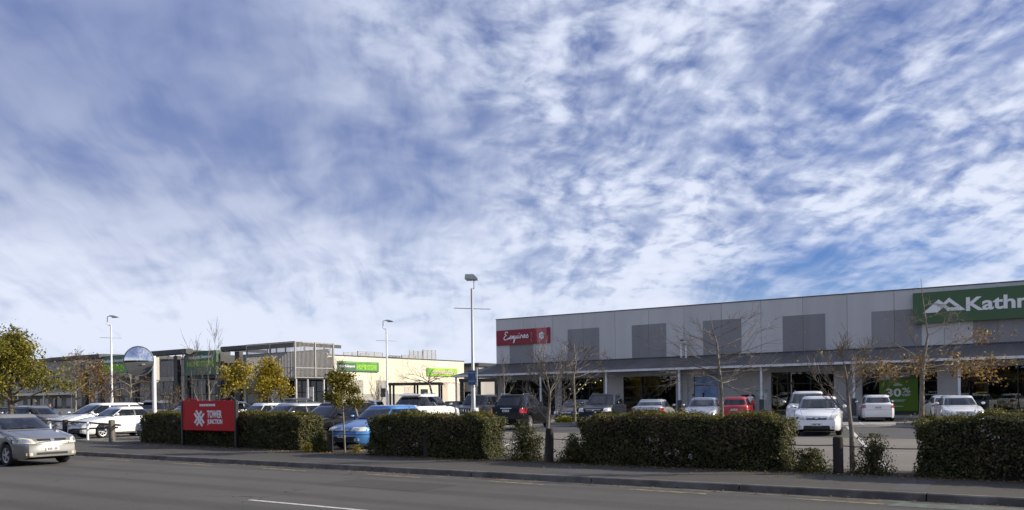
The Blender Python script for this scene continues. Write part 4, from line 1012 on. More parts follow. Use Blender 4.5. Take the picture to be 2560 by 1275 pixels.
def tree(name, x, y, label, trunk, limbs, seed, bark, twig, leaves=None, group=None, cat='tree', z=0.0, twig_fat=1.0, **kw):
    t = empty(name, (x, y, z)); tag(t, label, cat, group)
    main, lim, tw, tips = grow((x, y), trunk, limbs, seed, **kw)
    tube_set(main, 9).build('trunk', bark, t, 60)
    if lim: tube_set(lim, 6).build('limbs', bark, t, 60)
    if tw: tube_set([(p, [max(q, .004) * twig_fat for q in r]) for p, r in tw], 3).build('twigs', twig, t)
    if leaves:
        mat, n, size, sd, flt = leaves
        T_ = np.array([tuple(v) for v in tips])
        if flt is not None: T_ = T_[[flt(v) for v in tips]]
        if len(T_):
            c = T_[rng.integers(0, len(T_), n)] + rng.normal(0, sd, (n, 3)); nv = rng.normal(0, 1, (n, 3)) + np.array([0, 0, .4])
            link('leaves', leaf_mesh('leaves', c, nv, size, .6, .62), mat, t)
    return t
def around(n, h0, h1, el, L0, L1, r, seed, el2=None):
    rs = random.Random(seed); out = []
    for i in range(n):
        f_ = i / max(1, n - 1); out.append((h0 + (h1 - h0) * f_, i * 137.5 + rs.uniform(-20, 20), el + ((el2 if el2 is not None else el) - el) * f_ + rs.uniform(-8, 8), (L0 + (L1 - L0) * f_) * rs.uniform(.85, 1.15), r * (1 - .5 * f_)))
    return out
def crown_tree(x, y, label, H_, crown_w, crown_z0, n, size, mat, seed, trunk_r=.10, bark=None, sd=.16, name='leafy_tree', group='leafy trees in the car park', nl=14):
    hw = crown_w / 2; zc_ = (H_ + crown_z0) / 2
    limbs = around(nl, crown_z0 * .9, H_ * .72, 22, hw * .95, hw * .6, trunk_r * .5, seed, 62)
    return tree(name, x, y, label, [(0, 0, trunk_r), (.03, crown_z0 * .5, trunk_r * .85), (-.02, crown_z0, trunk_r * .8), (.03, zc_, trunk_r * .5), (0, H_ * .93, .012)], limbs, seed, bark or M['bark'], M['twig'], (mat, n, size, sd, None), group, sub=(6, 4), spread=.8, twig_len=hw * .3)

crown_tree(-49.2, 21.75, 'large olive-leaved tree at the left edge', 5.6, 4.5, 1.9, 15000, .135, OLIVE, 11, .15, sd=.20, nl=20)
tree('bare_tree', -75.5, 38.9, 'wide bare tree with rust twigs left of the white lamp pole', [(0, 0, .13), (.05, 2.2, .11), (-.05, 4.2, .06), (.05, 6.2, .012)], around(12, 2.0, 5.2, 18, 2.9, 1.2, .06, 21, 50), 21, M['barkp'], M['twig'], (RUST, 420, .14, .2, None), 'bare trees in the car park', sub=(6, 5), twig_len=.6, twig_fat=2.4)
crown_tree(-80.9, 43.7, 'thin golden-brown tree behind the white lamp pole', 5.3, 4.6, 2.3, 1500, .20, RUST, 31, .12, sd=.3, nl=12)
tree('bare_tree', -57.1, 33.5, 'drooping bare tree under the convex mirror', [(0, 0, .09), (-.10, 1.6, .08), (.0, 2.7, .07), (-.1, 4.2, .02)], around(14, 2.0, 3.6, 20, 2.2, 1.6, .045, 41, 30), 41, M['barkp'], M['twig'], None, 'bare trees in the car park', sub=(7, 6), twig_len=.6, droop=.42, twig_fat=2.2)
lm5 = [(.25, 180, 60, 3.1, .045), (.25, 8, 58, 3.5, .042), (.3, 175, 74, 3.6, .036), (.3, 60, 66, 3.4, .036), (.3, 235, 62, 3.2, .036), (2.0, 20, 66, 2.7, .035), (2.6, 170, 70, 2.5, .03), (3.2, 0, 70, 2.3, .03)]
tree('bare_tree', -45.5, 31.8, 'multi-stemmed pale tree above the red sign with yellow leaves on its right side', [(0, 0, .11), (0, .3, .10), (.1, 2.2, .065), (0, 3.8, .035), (.2, 5.6, .010)], lm5, 51, M['barkp'], M['twigp'], (YELLOW, 1500, .17, .20, lambda v: v.dot(rgt) > .75 and 1.2 < v.z < 4.0), 'bare trees in the car park', sub=(8, 5), spread=.55, up=.5, twig_len=.7, twig_fat=1.7)
crown_tree(-47.2, 37.9, 'round yellow-leaved tree in front of the mesh corner', 4.7, 2.9, 1.7, 4800, .15, YELLOW, 61, .08, sd=.17, nl=18)
tree('bare_shrub', -51.0, 32.8, 'upright twiggy shrub right of the mirror pole', [(0, 0, .04), (0, .4, .035)], around(11, .1, .4, 66, 2.4, 2.1, .022, 71), 71, M['barkp'], M['twig'], (RUST, 160, .10, .1, None), 'bare shrubs', 'shrub', sub=(4, 3), spread=.35, twig_len=.4, up=.6, twig_fat=1.8)
def ball(v): return True
tree('slender_tree', -18.62, 17.82, 'thin young tree with a gold-green ball crown beside the blue car', [(0, 0, .032), (-.02, .7, .026), (-.05, 1.4, .022), (-.12, 2.0, .018), (-.10, 2.65, .006)], around(20, 1.32, 2.45, 10, .52, .36, .012, 81, 60), 81, M['barkp'], M['twig'], (LOLLI, 5200, .066, .075, lambda v: v.z < 2.42), 'leafy trees in the car park', sub=(5, 3), twig_len=.18)
tree('bare_tree', -46.7, 55.3, 'bare umbrella-shaped tree in front of the cream wall', [(.1, 0, .10), (.05, 1.2, .09), (-.25, 2.7, .085), (-.4, 3.3, .07)], [(3.0, 180, 22, 2.6, .045), (3.1, 165, 36, 2.3, .04), (3.1, 10, 25, 2.2, .045), (3.2, 30, 40, 1.9, .035), (3.2, 270, 30, 1.8, .04), (3.2, 90, 30, 1.8, .04), (2.9, 190, 5, 2.2, .035), (2.9, -10, 8, 1.9, .035)], 91, M['bark'], M['twig'], None, 'bare trees in the car park', sub=(6, 4), twig_len=.5, droop=.12, twig_fat=1.5)
tree('bare_shrub', -57.7, 59.8, 'pale upright shrub against the cream wall', [(0, 0, .05), (0, .6, .045)], around(12, .2, .6, 72, 2.9, 2.6, .025, 95), 95, M['barkp'], M['twigp'], None, 'bare shrubs', 'shrub', sub=(4, 3), spread=.3, twig_len=.5, up=.6, twig_fat=2.2)
tree('bare_tree', -32.3, 45.7, 'slim bare tree below the crimson sign', [(0, 0, .055), (.02, 1.7, .05), (0, 3.4, .025), (.03, 4.7, .008)], around(12, 1.5, 4.0, 48, 1.2, .6, .022, 101, 62), 101, M['barkp'], M['twigp'], None, 'bare trees in the car park', sub=(4, 3), twig_len=.35, up=.4, twig_fat=1.5)
# two bare trees growing at the footpath edge, one in the island, one with tiered limbs, one with rust leaves
tree('bare_tree', -11.02, 17.48, 'pale bare young tree rising behind the middle timber bollard', [(-.05, 0, .058), (-.01, .8, .048), (.06, 1.55, .036), (.06, 1.75, .03)],
     [(1.72, 118, 76, 1.15, .024), (1.70, 165, 68, 1.05, .020), (1.72, 40, 62, 1.05, .022), (1.68, 5, 56, .95, .017), (1.05, 178, 30, .75, .016), (.98, 4, 38, 1.0, .018), (1.6, 250, 60, 1.1, .018), (1.45, 300, 45, 1.0, .015), (1.6, 175, 50, .8, .014)], 111, M['barkp'], M['twigp'], None, 'bare trees at the footpath edge', sub=(10, 6), spread=.6, up=.45, twig_len=.24, twig_fat=.85)
tree('bare_tree', -25.1, 42.9, 'bare spreading tree on the island behind the middle bollard tree', [(0, 0, .085), (-.02, 1.4, .075), (-.05, 2.7, .06), (.1, 3.6, .045), (0, 4.8, .012)],
     [(2.6, 175, 14, 1.7, .028), (2.7, 5, 10, 2.3, .03), (3.0, 20, 24, 2.3, .03), (3.4, 5, 32, 2.4, .028), (3.3, 160, 38, 1.8, .028), (3.6, 30, 55, 1.6, .022), (3.9, 150, 55, 1.4, .022), (1.6, 10, 45, 2.2, .028), (1.3, 170, 32, 1.5, .022), (2.7, 90, 15, 2.0, .028), (2.9, 270, 15, 2.0, .028)], 121, M['barkp'], M['twig'], None, 'bare trees in the car park', z=.1, sub=(7, 5), twig_len=.5, droop=.10, twig_fat=1.7)
TI = [(2.05, 176, 4, 2.4), (2.1, 2, -2, 2.2), (2.35, 186, 8, 2.7), (2.4, -6, 4, 2.3), (2.7, 172, 12, 3.0), (2.75, 8, 2, 2.1), (3.1, 178, 16, 3.0), (3.15, -2, 14, 1.6), (3.5, 12, 12, 3.4), (3.55, 184, 18, 2.0), (3.9, 2, 16, 3.0), (4.0, 175, 22, 2.3), (4.4, 8, 24, 2.2), (4.5, 170, 22, 1.1), (4.8, 15, 26, 1.4), (2.2, 60, 2, 1.8), (2.5, 120, 5, 1.8), (2.3, 240, 2, 1.8), (2.6, 300, 4, 1.8), (3.0, 80, 10, 1.7), (3.3, 270, 12, 1.6), (4.2, 100, 20, 1.2)]
tree('bare_tree', -14.4, 38.7, 'tall bare tree with tiered level branches beside the red hatchback', [(.02, 0, .11), (.04, 1.2, .095), (.0, 2.2, .085), (-.10, 3.2, .065), (-.15, 4.1, .045), (-.38, 4.9, .026), (-.44, 5.7, .010)],
     [(h, a, e, l, .032 if l > 2 else .024) for h, a, e, l in TI], 131, M['barkp'], M['twigp'], None, 'bare trees in the car park', sub=(8, 5), twig_len=.34, jitter=.10, up=.05, twig_fat=1.2)
tree('bare_tree', -3.80, 17.42, 'bare young tree rising behind the right-hand timber bollard', [(.04, 0, .062), (.01, .8, .046), (-.02, 1.35, .036), (-.06, 1.8, .026), (-.10, 2.2, .014)],
     [(1.12, 176, 45, 1.15, .024), (1.3, 150, 62, 1.05, .016), (1.5, 15, 58, .7, .012), (1.75, 165, 56, .7, .013), (1.95, 20, 46, .6, .010), (2.1, 100, 66, .5, .010), (1.4, 250, 52, .8, .012), (1.85, 300, 46, .6, .010), (2.15, 175, 66, .5, .009)], 141, M['barkp'], M['twigp'], (YELLOW, 5, .08, .01, lambda v: v.dot(rgt) < -.25), 'bare trees at the footpath edge', sub=(10, 5), spread=.6, up=.4, twig_len=.22, twig_fat=.85)
T16 = [(2.5, 178, 6, 2.6), (2.55, 2, 6, 3.0), (2.7, 184, 10, 2.9), (2.75, -6, 12, 3.6), (2.9, 172, 24, 2.6), (3.0, 6, 26, 4.2), (3.1, 178, 34, 2.2), (3.4, 2, 22, 2.6), (3.6, 10, 34, 2.0), (4.4, 0, 14, 1.7), (4.8, 6, 12, 1.5), (5.0, 180, 30, .8), (5.3, 4, 14, 1.1), (2.6, 60, 6, 2.4), (2.6, 120, 6, 2.2), (2.6, 240, 8, 2.2), (2.6, 300, 8, 2.4), (3.2, 150, 60, 2.2), (5.9, 5, 16, .8)]
tree('rust_leaved_tree', -6.55, 46.0, 'tall thin tree with rust leaves on its lower branches under the green fascia sign', [(-.06, 0, .135), (-.02, 1.2, .12), (.02, 2.6, .105), (.16, 3.6, .075), (.30, 4.4, .05), (.22, 5.3, .034), (.08, 6.4, .018), (.0, 7.3, .008)],
     [(h, a, e, l, .036 if l > 2 else .02) for h, a, e, l in T16], 151, M['barkp'], M['twigp'], (RUST, 1500, .14, .16, lambda v: (2.4 < v.z < 3.3 and abs(v.dot(rgt)) > .4) or (v.dot(rgt) > 2.6 and v.z < 4.6)), 'bare trees in the car park', z=.1, sub=(8, 5), twig_len=.4, jitter=.09, up=.02, droop=.04, twig_fat=1.2)

# fallen leaves along the foot of the hedges
n = 2400
fx = rng.uniform(-31, 2.5, n); fy = 17.0 + np.clip((-fx - 13) * .073, 0, 2) - rng.exponential(.22, n)
fl = link('fallen_leaves', leaf_mesh('fallen_leaves', np.stack([fx, fy, np.full(n, .012)], 1), np.tile(np.array([0, 0, 1.0]), (n, 1)), .06, .25), RUST); tag(fl, 'scattered dry leaves along the foot of the hedges', 'leaves', kind='stuff')
n = 320
fl = link('gutter_leaves', leaf_mesh('gutter_leaves', np.stack([rng.uniform(-30, 2, n), 14.22 - rng.exponential(.07, n), np.full(n, -.108)], 1), np.tile(np.array([0, 0, 1.0]), (n, 1)), .06, .25), RUST); tag(fl, 'a few dry leaves lying in the gutter by the kerb', 'leaves', kind='stuff')

# ------------------------------------------------------------------ cars
def bvh_of(v, f): return BVHTree.FromPolygons([Vector(p) for p in v], f)
def car_patch(bv, quad, axis, sign, nu=6, nv=3, ofs=.008, skirt=.03):
    """a lamp, pane or trim piece: quad given in (y,z) for axis x or (x,z) for axis y, pressed onto the body surface"""
    (a, b, c, d) = [Vector((p[0], p[1])) for p in quad]; g = []
    last = None
    for j in range(nv + 1):
        for i in range(nu + 1):
            s_, t_ = i / nu, j / nv; p = a.lerp(b, s_).lerp(d.lerp(c, s_), t_)
            if axis == 'x': o, dr = Vector((sign * 6, p.x, p.y)), Vector((-sign, 0, 0))
            elif axis == 'z': o, dr = Vector((p.x, p.y, 6)), Vector((0, 0, -1))
            else: o, dr = Vector((p.x, sign * 6, p.y)), Vector((0, -sign, 0))
            h = bv.ray_cast(o, dr)
            if h[0] is None:
                q = bv.find_nearest(Vector((sign * 1.5, p.x, p.y)) if axis == 'x' else Vector((p.x, sign * .8, p.y)))[0]; nn = -dr
            else: q = h[0]; nn = h[1] if h[1].dot(dr) < 0 else -h[1]
            g.append((q + (nn * .6 - dr * .6).normalized() * ofs, dr))
    v = [tuple(q) for q, _ in g]; w_ = nu + 1; f = []
    for j in range(nv):
        for i in range(nu):
            k = j * w_ + i; f.append((k, k + 1, k + w_ + 1, k + w_))
    ring = [i for i in range(w_)] + [j * w_ + nu for j in range(1, nv + 1)] + [nv * w_ + i for i in reversed(range(nu))] + [j * w_ for j in reversed(range(1, nv))]
    base = len(v); v += [tuple(g[i][0] + g[i][1] * skirt) for i in ring]; n = len(ring)
    for k in range(n): f.append((ring[k], base + k, base + (k + 1) % n, ring[(k + 1) % n]))
    return v, f
def mk(name, v, f, smooth=35):
    m = bpy.data.meshes.new(name); m.from_pydata(v, [], f); m.update()
    bm = bmesh.new(); bm.from_mesh(m); bmesh.ops.recalc_face_normals(bm, faces=bm.faces); bm.to_mesh(m); bm.free()
    for p in m.polygons: p.use_smooth = True
    m.set_sharp_from_angle(angle=R(smooth)); return m

def wheel_meshes():
    # unit wheel: radius 1, axle along y, outer face at y = +.32
    seg = 28; b_ = MB()
    prof = [(.66, -.30), (.90, -.33), (.985, -.22), (1.0, 0), (.985, .22), (.90, .33), (.70, .315), (.665, .27)]
    for k in range(seg):
        t = 2 * math.pi * k / seg
        for r, y in prof: b_.v.append((r * math.cos(t), y, r * math.sin(t)))
    n = len(prof)
    for k in range(seg):
        q = (k + 1) % seg
        for j in range(n - 1): b_.f.append((k * n + j, q * n + j, q * n + j + 1, k * n + j + 1))
    tyre = mk('tyre', b_.v, b_.f, 50)
    def spokes(ns, wdt):
        r = MB()
        for k in range(seg):
            t, t2 = 2 * math.pi * k / seg, 2 * math.pi * (k + 1) / seg
            for (r0, y0, r1, y1) in ((.60, .27, .68, .285), (.60, .27, .62, .05)):
                r.quad((r0 * math.cos(t), y0, r0 * math.sin(t)), (r0 * math.cos(t2), y0, r0 * math.sin(t2)), (r1 * math.cos(t2), y1, r1 * math.sin(t2)), (r1 * math.cos(t), y1, r1 * math.sin(t)))
        for k in range(ns):
            t = 2 * math.pi * k / ns; c, s_ = math.cos(t), math.sin(t)
            def P_(rad, off, y): return (rad * c - off * s_, y, rad * s_ + off * c)
            r.quad(P_(.12, -wdt * .8, .28), P_(.63, -wdt, .265), P_(.63, wdt, .265), P_(.12, wdt * .8, .28))
            for sg in (-1, 1): r.quad(P_(.12, sg * wdt * .8, .28), P_(.63, sg * wdt, .265), P_(.63, sg * wdt, .15), P_(.12, sg * wdt * .8, .15))
        r.poly([(.16 * math.cos(2 * math.pi * k / 12), .285, .16 * math.sin(2 * math.pi * k / 12)) for k in range(12)])
        return mk('rim', r.v, r.f, 30)
    d = MB().poly([(.66 * math.cos(2 * math.pi * k / 20), .10, .66 * math.sin(2 * math.pi * k / 20)) for k in range(20)])
    disc = mk('brake_disc', d.v, d.f)
    return tyre, [spokes(5, .105), spokes(7, .075), spokes(10, .05)], disc
TYRE, RIMS, DISC = wheel_meshes()

BASE = dict(L=4.4, W=1.70, H=1.46, fo=.90, wb=2.6, cl=.20, wr=.31, hz=.74, cowl=1.20, cz=.98, rf=1.98, rr=3.30, rb=3.90, dz=1.01, tz=.99, B=2.62, Cp=3.42, tum=.80, wid=.925,
            head=[(.50, .58), (.93, .62), (.90, .79), (.58, .74)], grille=[(.0, .60), (.40, .62), (.44, .74), (.0, .74)], slats=2, tail=[[(.56, .78), (.95, .78), (.95, .95), (.60, .95)]], tailm='tail',
            intake=(.55, .26, .40), rplate=.80, fplate=.44, rimk=0, rails=False, spoiler=False, pillar='trim', rwin=(.06, .11), fog=True)
STY = {
    'sedan': dict(BASE),
    'sedan_road': dict(BASE, L=4.38, H=1.45, hz=.76, head=[(.52, .62), (.97, .64), (.96, .82), (.62, .76)], grille=[(.0, .66), (.44, .66), (.48, .755), (.0, .755)], slats=0, fplate=.47, intake=(.52, .25, .38)),
    'sedan_big': dict(BASE, L=4.75, W=1.80, H=1.46, wb=2.75, cowl=1.3, rf=2.1, rr=3.5, rb=4.15, dz=1.05, tz=1.06, B=2.8, Cp=3.6, tail=[[(.55, .72), (.96, .72), (.96, .83), (.62, .83)], [(.66, .86), (.95, .86), (.93, 1.0), (.70, 1.0)]], rplate=.86),
    'hatch90': dict(BASE, L=3.95, W=1.66, H=1.42, wb=2.45, fo=.78, cl=.19, hz=.70, cowl=1.12, cz=.93, rf=1.80, rr=3.30, rb=3.82, dz=.95, tz=.92, B=2.62, Cp=3.55, head=[(.46, .60), (.92, .60), (.92, .73), (.46, .73)], grille=[(.0, .60), (.42, .60), (.42, .70), (.0, .70)], tail=[[(.62, .68), (.95, .68), (.93, .88), (.66, .88)]], intake=(.72, .26, .42), rwin=(.05, .10), rimk=2),
    'hatch': dict(BASE, L=3.90, W=1.69, H=1.53, wb=2.5, fo=.80, hz=.78, cowl=.92, cz=1.03, rf=1.72, rr=3.35, rb=3.80, dz=1.02, tz=.98, B=2.35, Cp=3.22, head=[(.48, .66), (.96, .70), (.92, .90), (.62, .80)], tail=[[(.66, .86), (.96, .86), (.94, 1.10), (.72, 1.06)]], rwin=(.05, .10), rplate=.80),
    'wagon': dict(BASE, L=4.72, W=1.76, H=1.53, wb=2.67, fo=.95, hz=.78, cowl=1.28, cz=1.0, rf=2.02, rr=4.10, rb=4.62, dz=1.03, tz=.98, B=2.72, Cp=3.62, head=[(.52, .66), (.95, .68), (.94, .84), (.60, .78)], tail=[[(.74, .78), (.97, .76), (.96, 1.02), (.78, 1.02)]], rwin=(.04, .09), rails=True, quarter=True),
    'suv': dict(BASE, L=4.78, W=1.91, H=1.80, wb=2.9, fo=.85, cl=.27, wr=.37, hz=.98, cowl=1.25, cz=1.18, rf=2.02, rr=4.15, rb=4.66, dz=1.19, tz=1.12, B=2.75, Cp=3.65, tum=.80, head=[(.54, .80), (.96, .84), (.93, 1.03), (.62, 1.00)], grille=[(.0, .78), (.46, .80), (.50, .97), (.0, .97)], slats=3, tail=[[(.72, .86), (.97, .86), (.96, 1.10), (.78, 1.10)]], intake=(.6, .36, .50), fplate=.56, rplate=.98, rails=True, quarter=True, rwin=(.05, .10), rimk=0),
    'prado': dict(BASE, L=4.78, W=1.88, H=1.86, wb=2.79, fo=.85, cl=.30, wr=.38, hz=1.06, cowl=1.32, cz=1.22, rf=1.95, rr=4.3, rb=4.70, dz=1.22, tz=1.16, B=2.7, Cp=3.6, tum=.84, head=[(.56, .84), (.96, .86), (.94, 1.06), (.60, 1.08)], grille=[(.0, .80), (.50, .80), (.50, 1.02), (.0, 1.02)], slats=0, vslats=6, tail=[[(.78, .90), (.97, .90), (.96, 1.2), (.80, 1.2)]], intake=(.6, .40, .52), fplate=.62, rplate=1.0, rails=True, quarter=True, rwin=(.05, .10)),
    'suvmod': dict(BASE, L=4.70, W=1.86, H=1.76, wb=2.75, fo=.90, cl=.27, wr=.38, hz=1.02, cowl=1.25, cz=1.14, rf=2.10, rr=3.98, rb=4.62, dz=1.18, tz=1.10, B=2.75, Cp=3.60, tum=.78, head=[(.50, .84), (.95, .88), (.94, .98), (.60, .95)], tail=[[(.52, .92), (.97, .94), (.97, 1.06), (.62, 1.02)]], rails=True, quarter=True, rwin=(.05, .10), rplate=.80, spoiler=True, rimk=1),
    'mpv': dict(BASE, L=4.80, W=1.76, H=1.66, wb=2.83, fo=.95, cl=.20, wr=.32, hz=.80, cowl=.98, cz=1.06, rf=2.05, rr=4.38, rb=4.74, dz=1.07, tz=1.0, B=2.50, Cp=3.60, tum=.84, head=[(.52, .64), (.96, .70), (.92, .92), (.64, .80)], tail=[[(.80, .9), (.97, .9), (.96, 1.06), (.82, 1.06)]], quarter=True, rwin=(.05, .10), spoiler=True, pillar='paint'),
    'ute': dict(BASE, L=4.6, W=1.70, H=1.62, wb=2.8, fo=.8, cl=.24, wr=.33, hz=.86, cowl=1.15, cz=1.05, rf=1.65, rr=2.55, rb=2.78, dz=1.04, tz=1.02, B=2.45, Cp=2.5, tum=.84, rwin=(.05, .10)),
}
STY['suvtall'] = dict(STY['suvmod'], L=4.76, W=1.87, H=1.88, cz=1.24, dz=1.29, tz=1.20, hz=1.08)
_CAR = {}
def lerp(a, b, t): return a + (b - a) * t
def car_parts(sty):
    if sty in _CAR: return _CAR[sty]
    s = STY[sty]; L, Wd, H = s['L'], s['W'], s['H']; hw = Wd / 2; X_ = lambda d: L / 2 - d
    prof = [(0, s['hz'] - .10), (.05, s['hz'] - .045), (.14, s['hz']), (.40, lerp(s['hz'], s['cz'], .32)), (s['cowl'], s['cz']), (lerp(s['cowl'], s['rb'], .5), lerp(s['cz'], s['dz'], .5) + .005), (s['rb'], s['dz']), (max(L - .14, s['rb'] + .03), s['tz'] + .01), (L - .03, s['tz'] - .03), (L, s['tz'] - .10)]
    def zt(d): return float(np.interp(d, [p[0] for p in prof], [p[1] for p in prof]))
    axl = [s['fo'], s['fo'] + s['wb']]; Ra = s['wr'] + .055
    ds = {0, .02, .06, .12, .2, .3, .42, L, L - .02, L - .06, L - .12, L - .2, L - .3, L - .42}
    ds |= set(np.arange(.55, L - .5, .14).tolist())
    for a in axl: ds |= {a - Ra * 1.002, a + Ra * 1.002} | {a + Ra * .998 * math.cos(t) for t in np.linspace(0, math.pi, 11)}
    ds = sorted(ds); v = []; f = []; NP = 15
    for d in ds:
        e0, e1 = d, L - d; e = min(e0, e1); k = .24 if e0 < e1 else .17
        w_ = hw * (1 - k * max(0, 1 - e / .55) ** 2.4) * (1 - .02 * abs(d - L / 2) / (L / 2))
        top = zt(d); zb = s['cl'] + .06 * max(0, 1 - e / .25) ** 2
        for a in axl:
            if abs(d - a) < Ra: zb = max(zb, s['wr'] + math.sqrt(max(0, Ra * Ra - (d - a) ** 2)))
        sh = min(top - zb, .9); cr = .035 if s['cowl'] * .9 > d or d > s['rb'] else .0
        half = [(w_ * .93, zb), (w_ * .99, zb + sh * .10), (w_ * 1.0, zb + sh * .42), (w_ * .992, zb + sh * .66), (w_ * .972, top - .075), (w_ * .93, top - .018), (w_ * .80, top + cr * .5), (0, top + cr)]
        ring = [(X_(d), y, z) for y, z in half] + [(X_(d), -y, z) for y, z in reversed(half[:-1])]
        v += ring
    for i in range(len(ds) - 1):
        for j in range(NP - 1): f.append((i * NP + j, i * NP + j + 1, (i + 1) * NP + j + 1, (i + 1) * NP + j))
    f.append(tuple(range(NP))); q0 = (len(ds) - 1) * NP; f.append(tuple(reversed(range(q0, q0 + NP))))
    body = (v, f); bb = bvh_of(*body)
    # cabin: superellipse rings from belt to roof
    NR = 112; cv = []; cf = []
    xb0, xb1 = X_(s['rb']), X_(s['cowl']); xt0, xt1 = X_(s['rr']), X_(s['rf']); wb_, wt_ = hw * s['wid'], hw * s['wid'] * s['tum']
    zte = H - .085
    levels = [(q / 14, None) for q in range(15)] + [ (None, (.965, H - .045)), (None, (.90, H - .022)), (None, (.74, H - .008)), (None, (.42, H - .001))]
    def sup(t, n_=5.0):
        c, q = math.cos(t), math.sin(t); return math.copysign(abs(c) ** (2 / n_), c), math.copysign(abs(q) ** (2 / n_), q)
    for s_, sh in levels:
        for k in range(NR):
            ux, uy = sup(2 * math.pi * k / NR + .001)
            bx, by = (xb0 + xb1) / 2 + ux * (xb1 - xb0) / 2, uy * wb_; tx, ty = (xt0 + xt1) / 2 + ux * (xt1 - xt0) / 2, uy * wt_
            if s_ is not None:
                bul = 1 + .018 * math.sin(s_ * math.pi)
                zb_ = zt(L / 2 - bx) - .03
                cv.append((lerp(bx, tx, s_), lerp(by, ty, s_) * bul, lerp(zb_, zte - .03 * (ux < -.6) * 1.0, s_)))
            else:
                cxm = (xt0 + xt1) / 2; cv.append((cxm + (tx - cxm) * sh[0], ty * sh[0], sh[1] - .03 * (ux < -.6) * (sh[0] > .9)))
    nl_ = len(levels)
    for i in range(nl_ - 1):
        for k in range(NR):
            q = (k + 1) % NR; cf.append((i * NR + k, i * NR + q, (i + 1) * NR + q, (i + 1) * NR + k))
    cf.append(tuple((nl_ - 1) * NR + k for k in range(NR)))
    cb = bvh_of(cv, cf); opens = []
    keep = []
    for i in range(len(ds) - 1):
        for j in range(NP - 1):
            if j in (6, 7) and s['cowl'] + .3 < ds[i] and ds[i + 1] < s['rb'] - .3: continue
            keep.append(f[i * (NP - 1) + j])
    keep += f[-2:]
    parts = [('body', mk('body', v, keep, 38), 'paint', None)]
    u = MB().box(X_(L - .25), X_(.25), -hw + .27, hw - .27, s['cl'] - .02, s['cz'] - .2); parts.append(('underbody', mk('underbody', u.v, u.f), 'under', None))
    add = lambda name, vf, m_, par=None: parts.append((name, mk(name, vf[0], vf[1]), m_, par))
    zw0 = lambda x_: zt(L / 2 - x_) + .015
    zw1 = H - .135
    fz = lambda z: (z - s['cz']) / (zte - s['cz'])
    xf = lambda z: lerp(xb1, xt1, fz(z)); xr = lambda z: lerp(xb0, xt0, (z - s['dz']) / (zte - s['dz']))
    # seats and dashboard
    seat = MB(); zs = s['cz'] - .98
    for y_ in (-.36, .36):
        for (x0, zt_, zh) in ((X_(s['B']) + .12, 1.02 + zs, 1.20 + zs), (max(X_(s['Cp']) + .05, xt0 + .25), .98 + zs, 1.12 + zs)):
            if sty == 'ute' and x0 < X_(s['B']): continue
            seat.prism([(x0 + .10, .45), (x0 + .26, .45), (x0 + .12, zt_), (x0 - .02, zt_)], y_ - .24, y_ + .24)
            seat.prism([(x0 - .02, zt_ + .02), (x0 + .09, zt_ + .02), (x0 + .07, zh), (x0 - .02, zh)], y_ - .13, y_ + .13)
    parts.append(('seats', mk('seats', seat.v, seat.f), 'seat', None))
    da = MB().prism([(xb1 - .75, s['cz'] - .35), (xb1 - .12, s['cz'] - .30), (xb1 - .10, s['cz'] - .02), (xb1 - .55, s['cz'] + .03), (xb1 - .75, s['cz'] - .08)], -hw * .82, hw * .82); parts.append(('dashboard', mk('dashboard', da.v, da.f), 'dash', None))
    sw = MB().tube([(xb1 - .82 + .05 * math.sin(t), -.36 + .17 * math.cos(t), s['cz'] - .02 + .16 * math.sin(t)) for t in np.linspace(0, 2 * math.pi, 15)], .016, 5); parts.append(('steering_wheel', mk('steering_wheel', sw.v, sw.f), 'trim', None))
    _add = add
    def add(name, vf, m_, par=None):
        _add(name, vf, m_, par)
    def pane(name, q, axis, sign, nu, nv):
        opens.append((axis, sign, q)); add(name, car_patch(cb, q, axis, sign, nu, nv, .006, .008), 'glassd' if (s.get('quarter') and sty not in ('wagon',) and name != 'windscreen' and not (axis == 'y' and q[0][0] > X_(s['B']))) else 'glass')
    # glass
    yb, yt = wb_ * .86, wt_ * .88
    pane('windscreen', [(-yb, s['cz'] + .035), (yb, s['cz'] + .035), (yt, H - .115), (-yt, H - .115)], 'x', 1, 10, 5)
    pane('rear_window', [(-yb * .95, s['dz'] + s['rwin'][0]), (yb * .95, s['dz'] + s['rwin'][0]), (yt * .94, H - .155), (-yt * .94, H - .155)], 'x', -1, 10, 5)
    xB, xC = X_(s['B']), X_(s['Cp']); fi, ri = .16, .16
    zl = zw0(0)
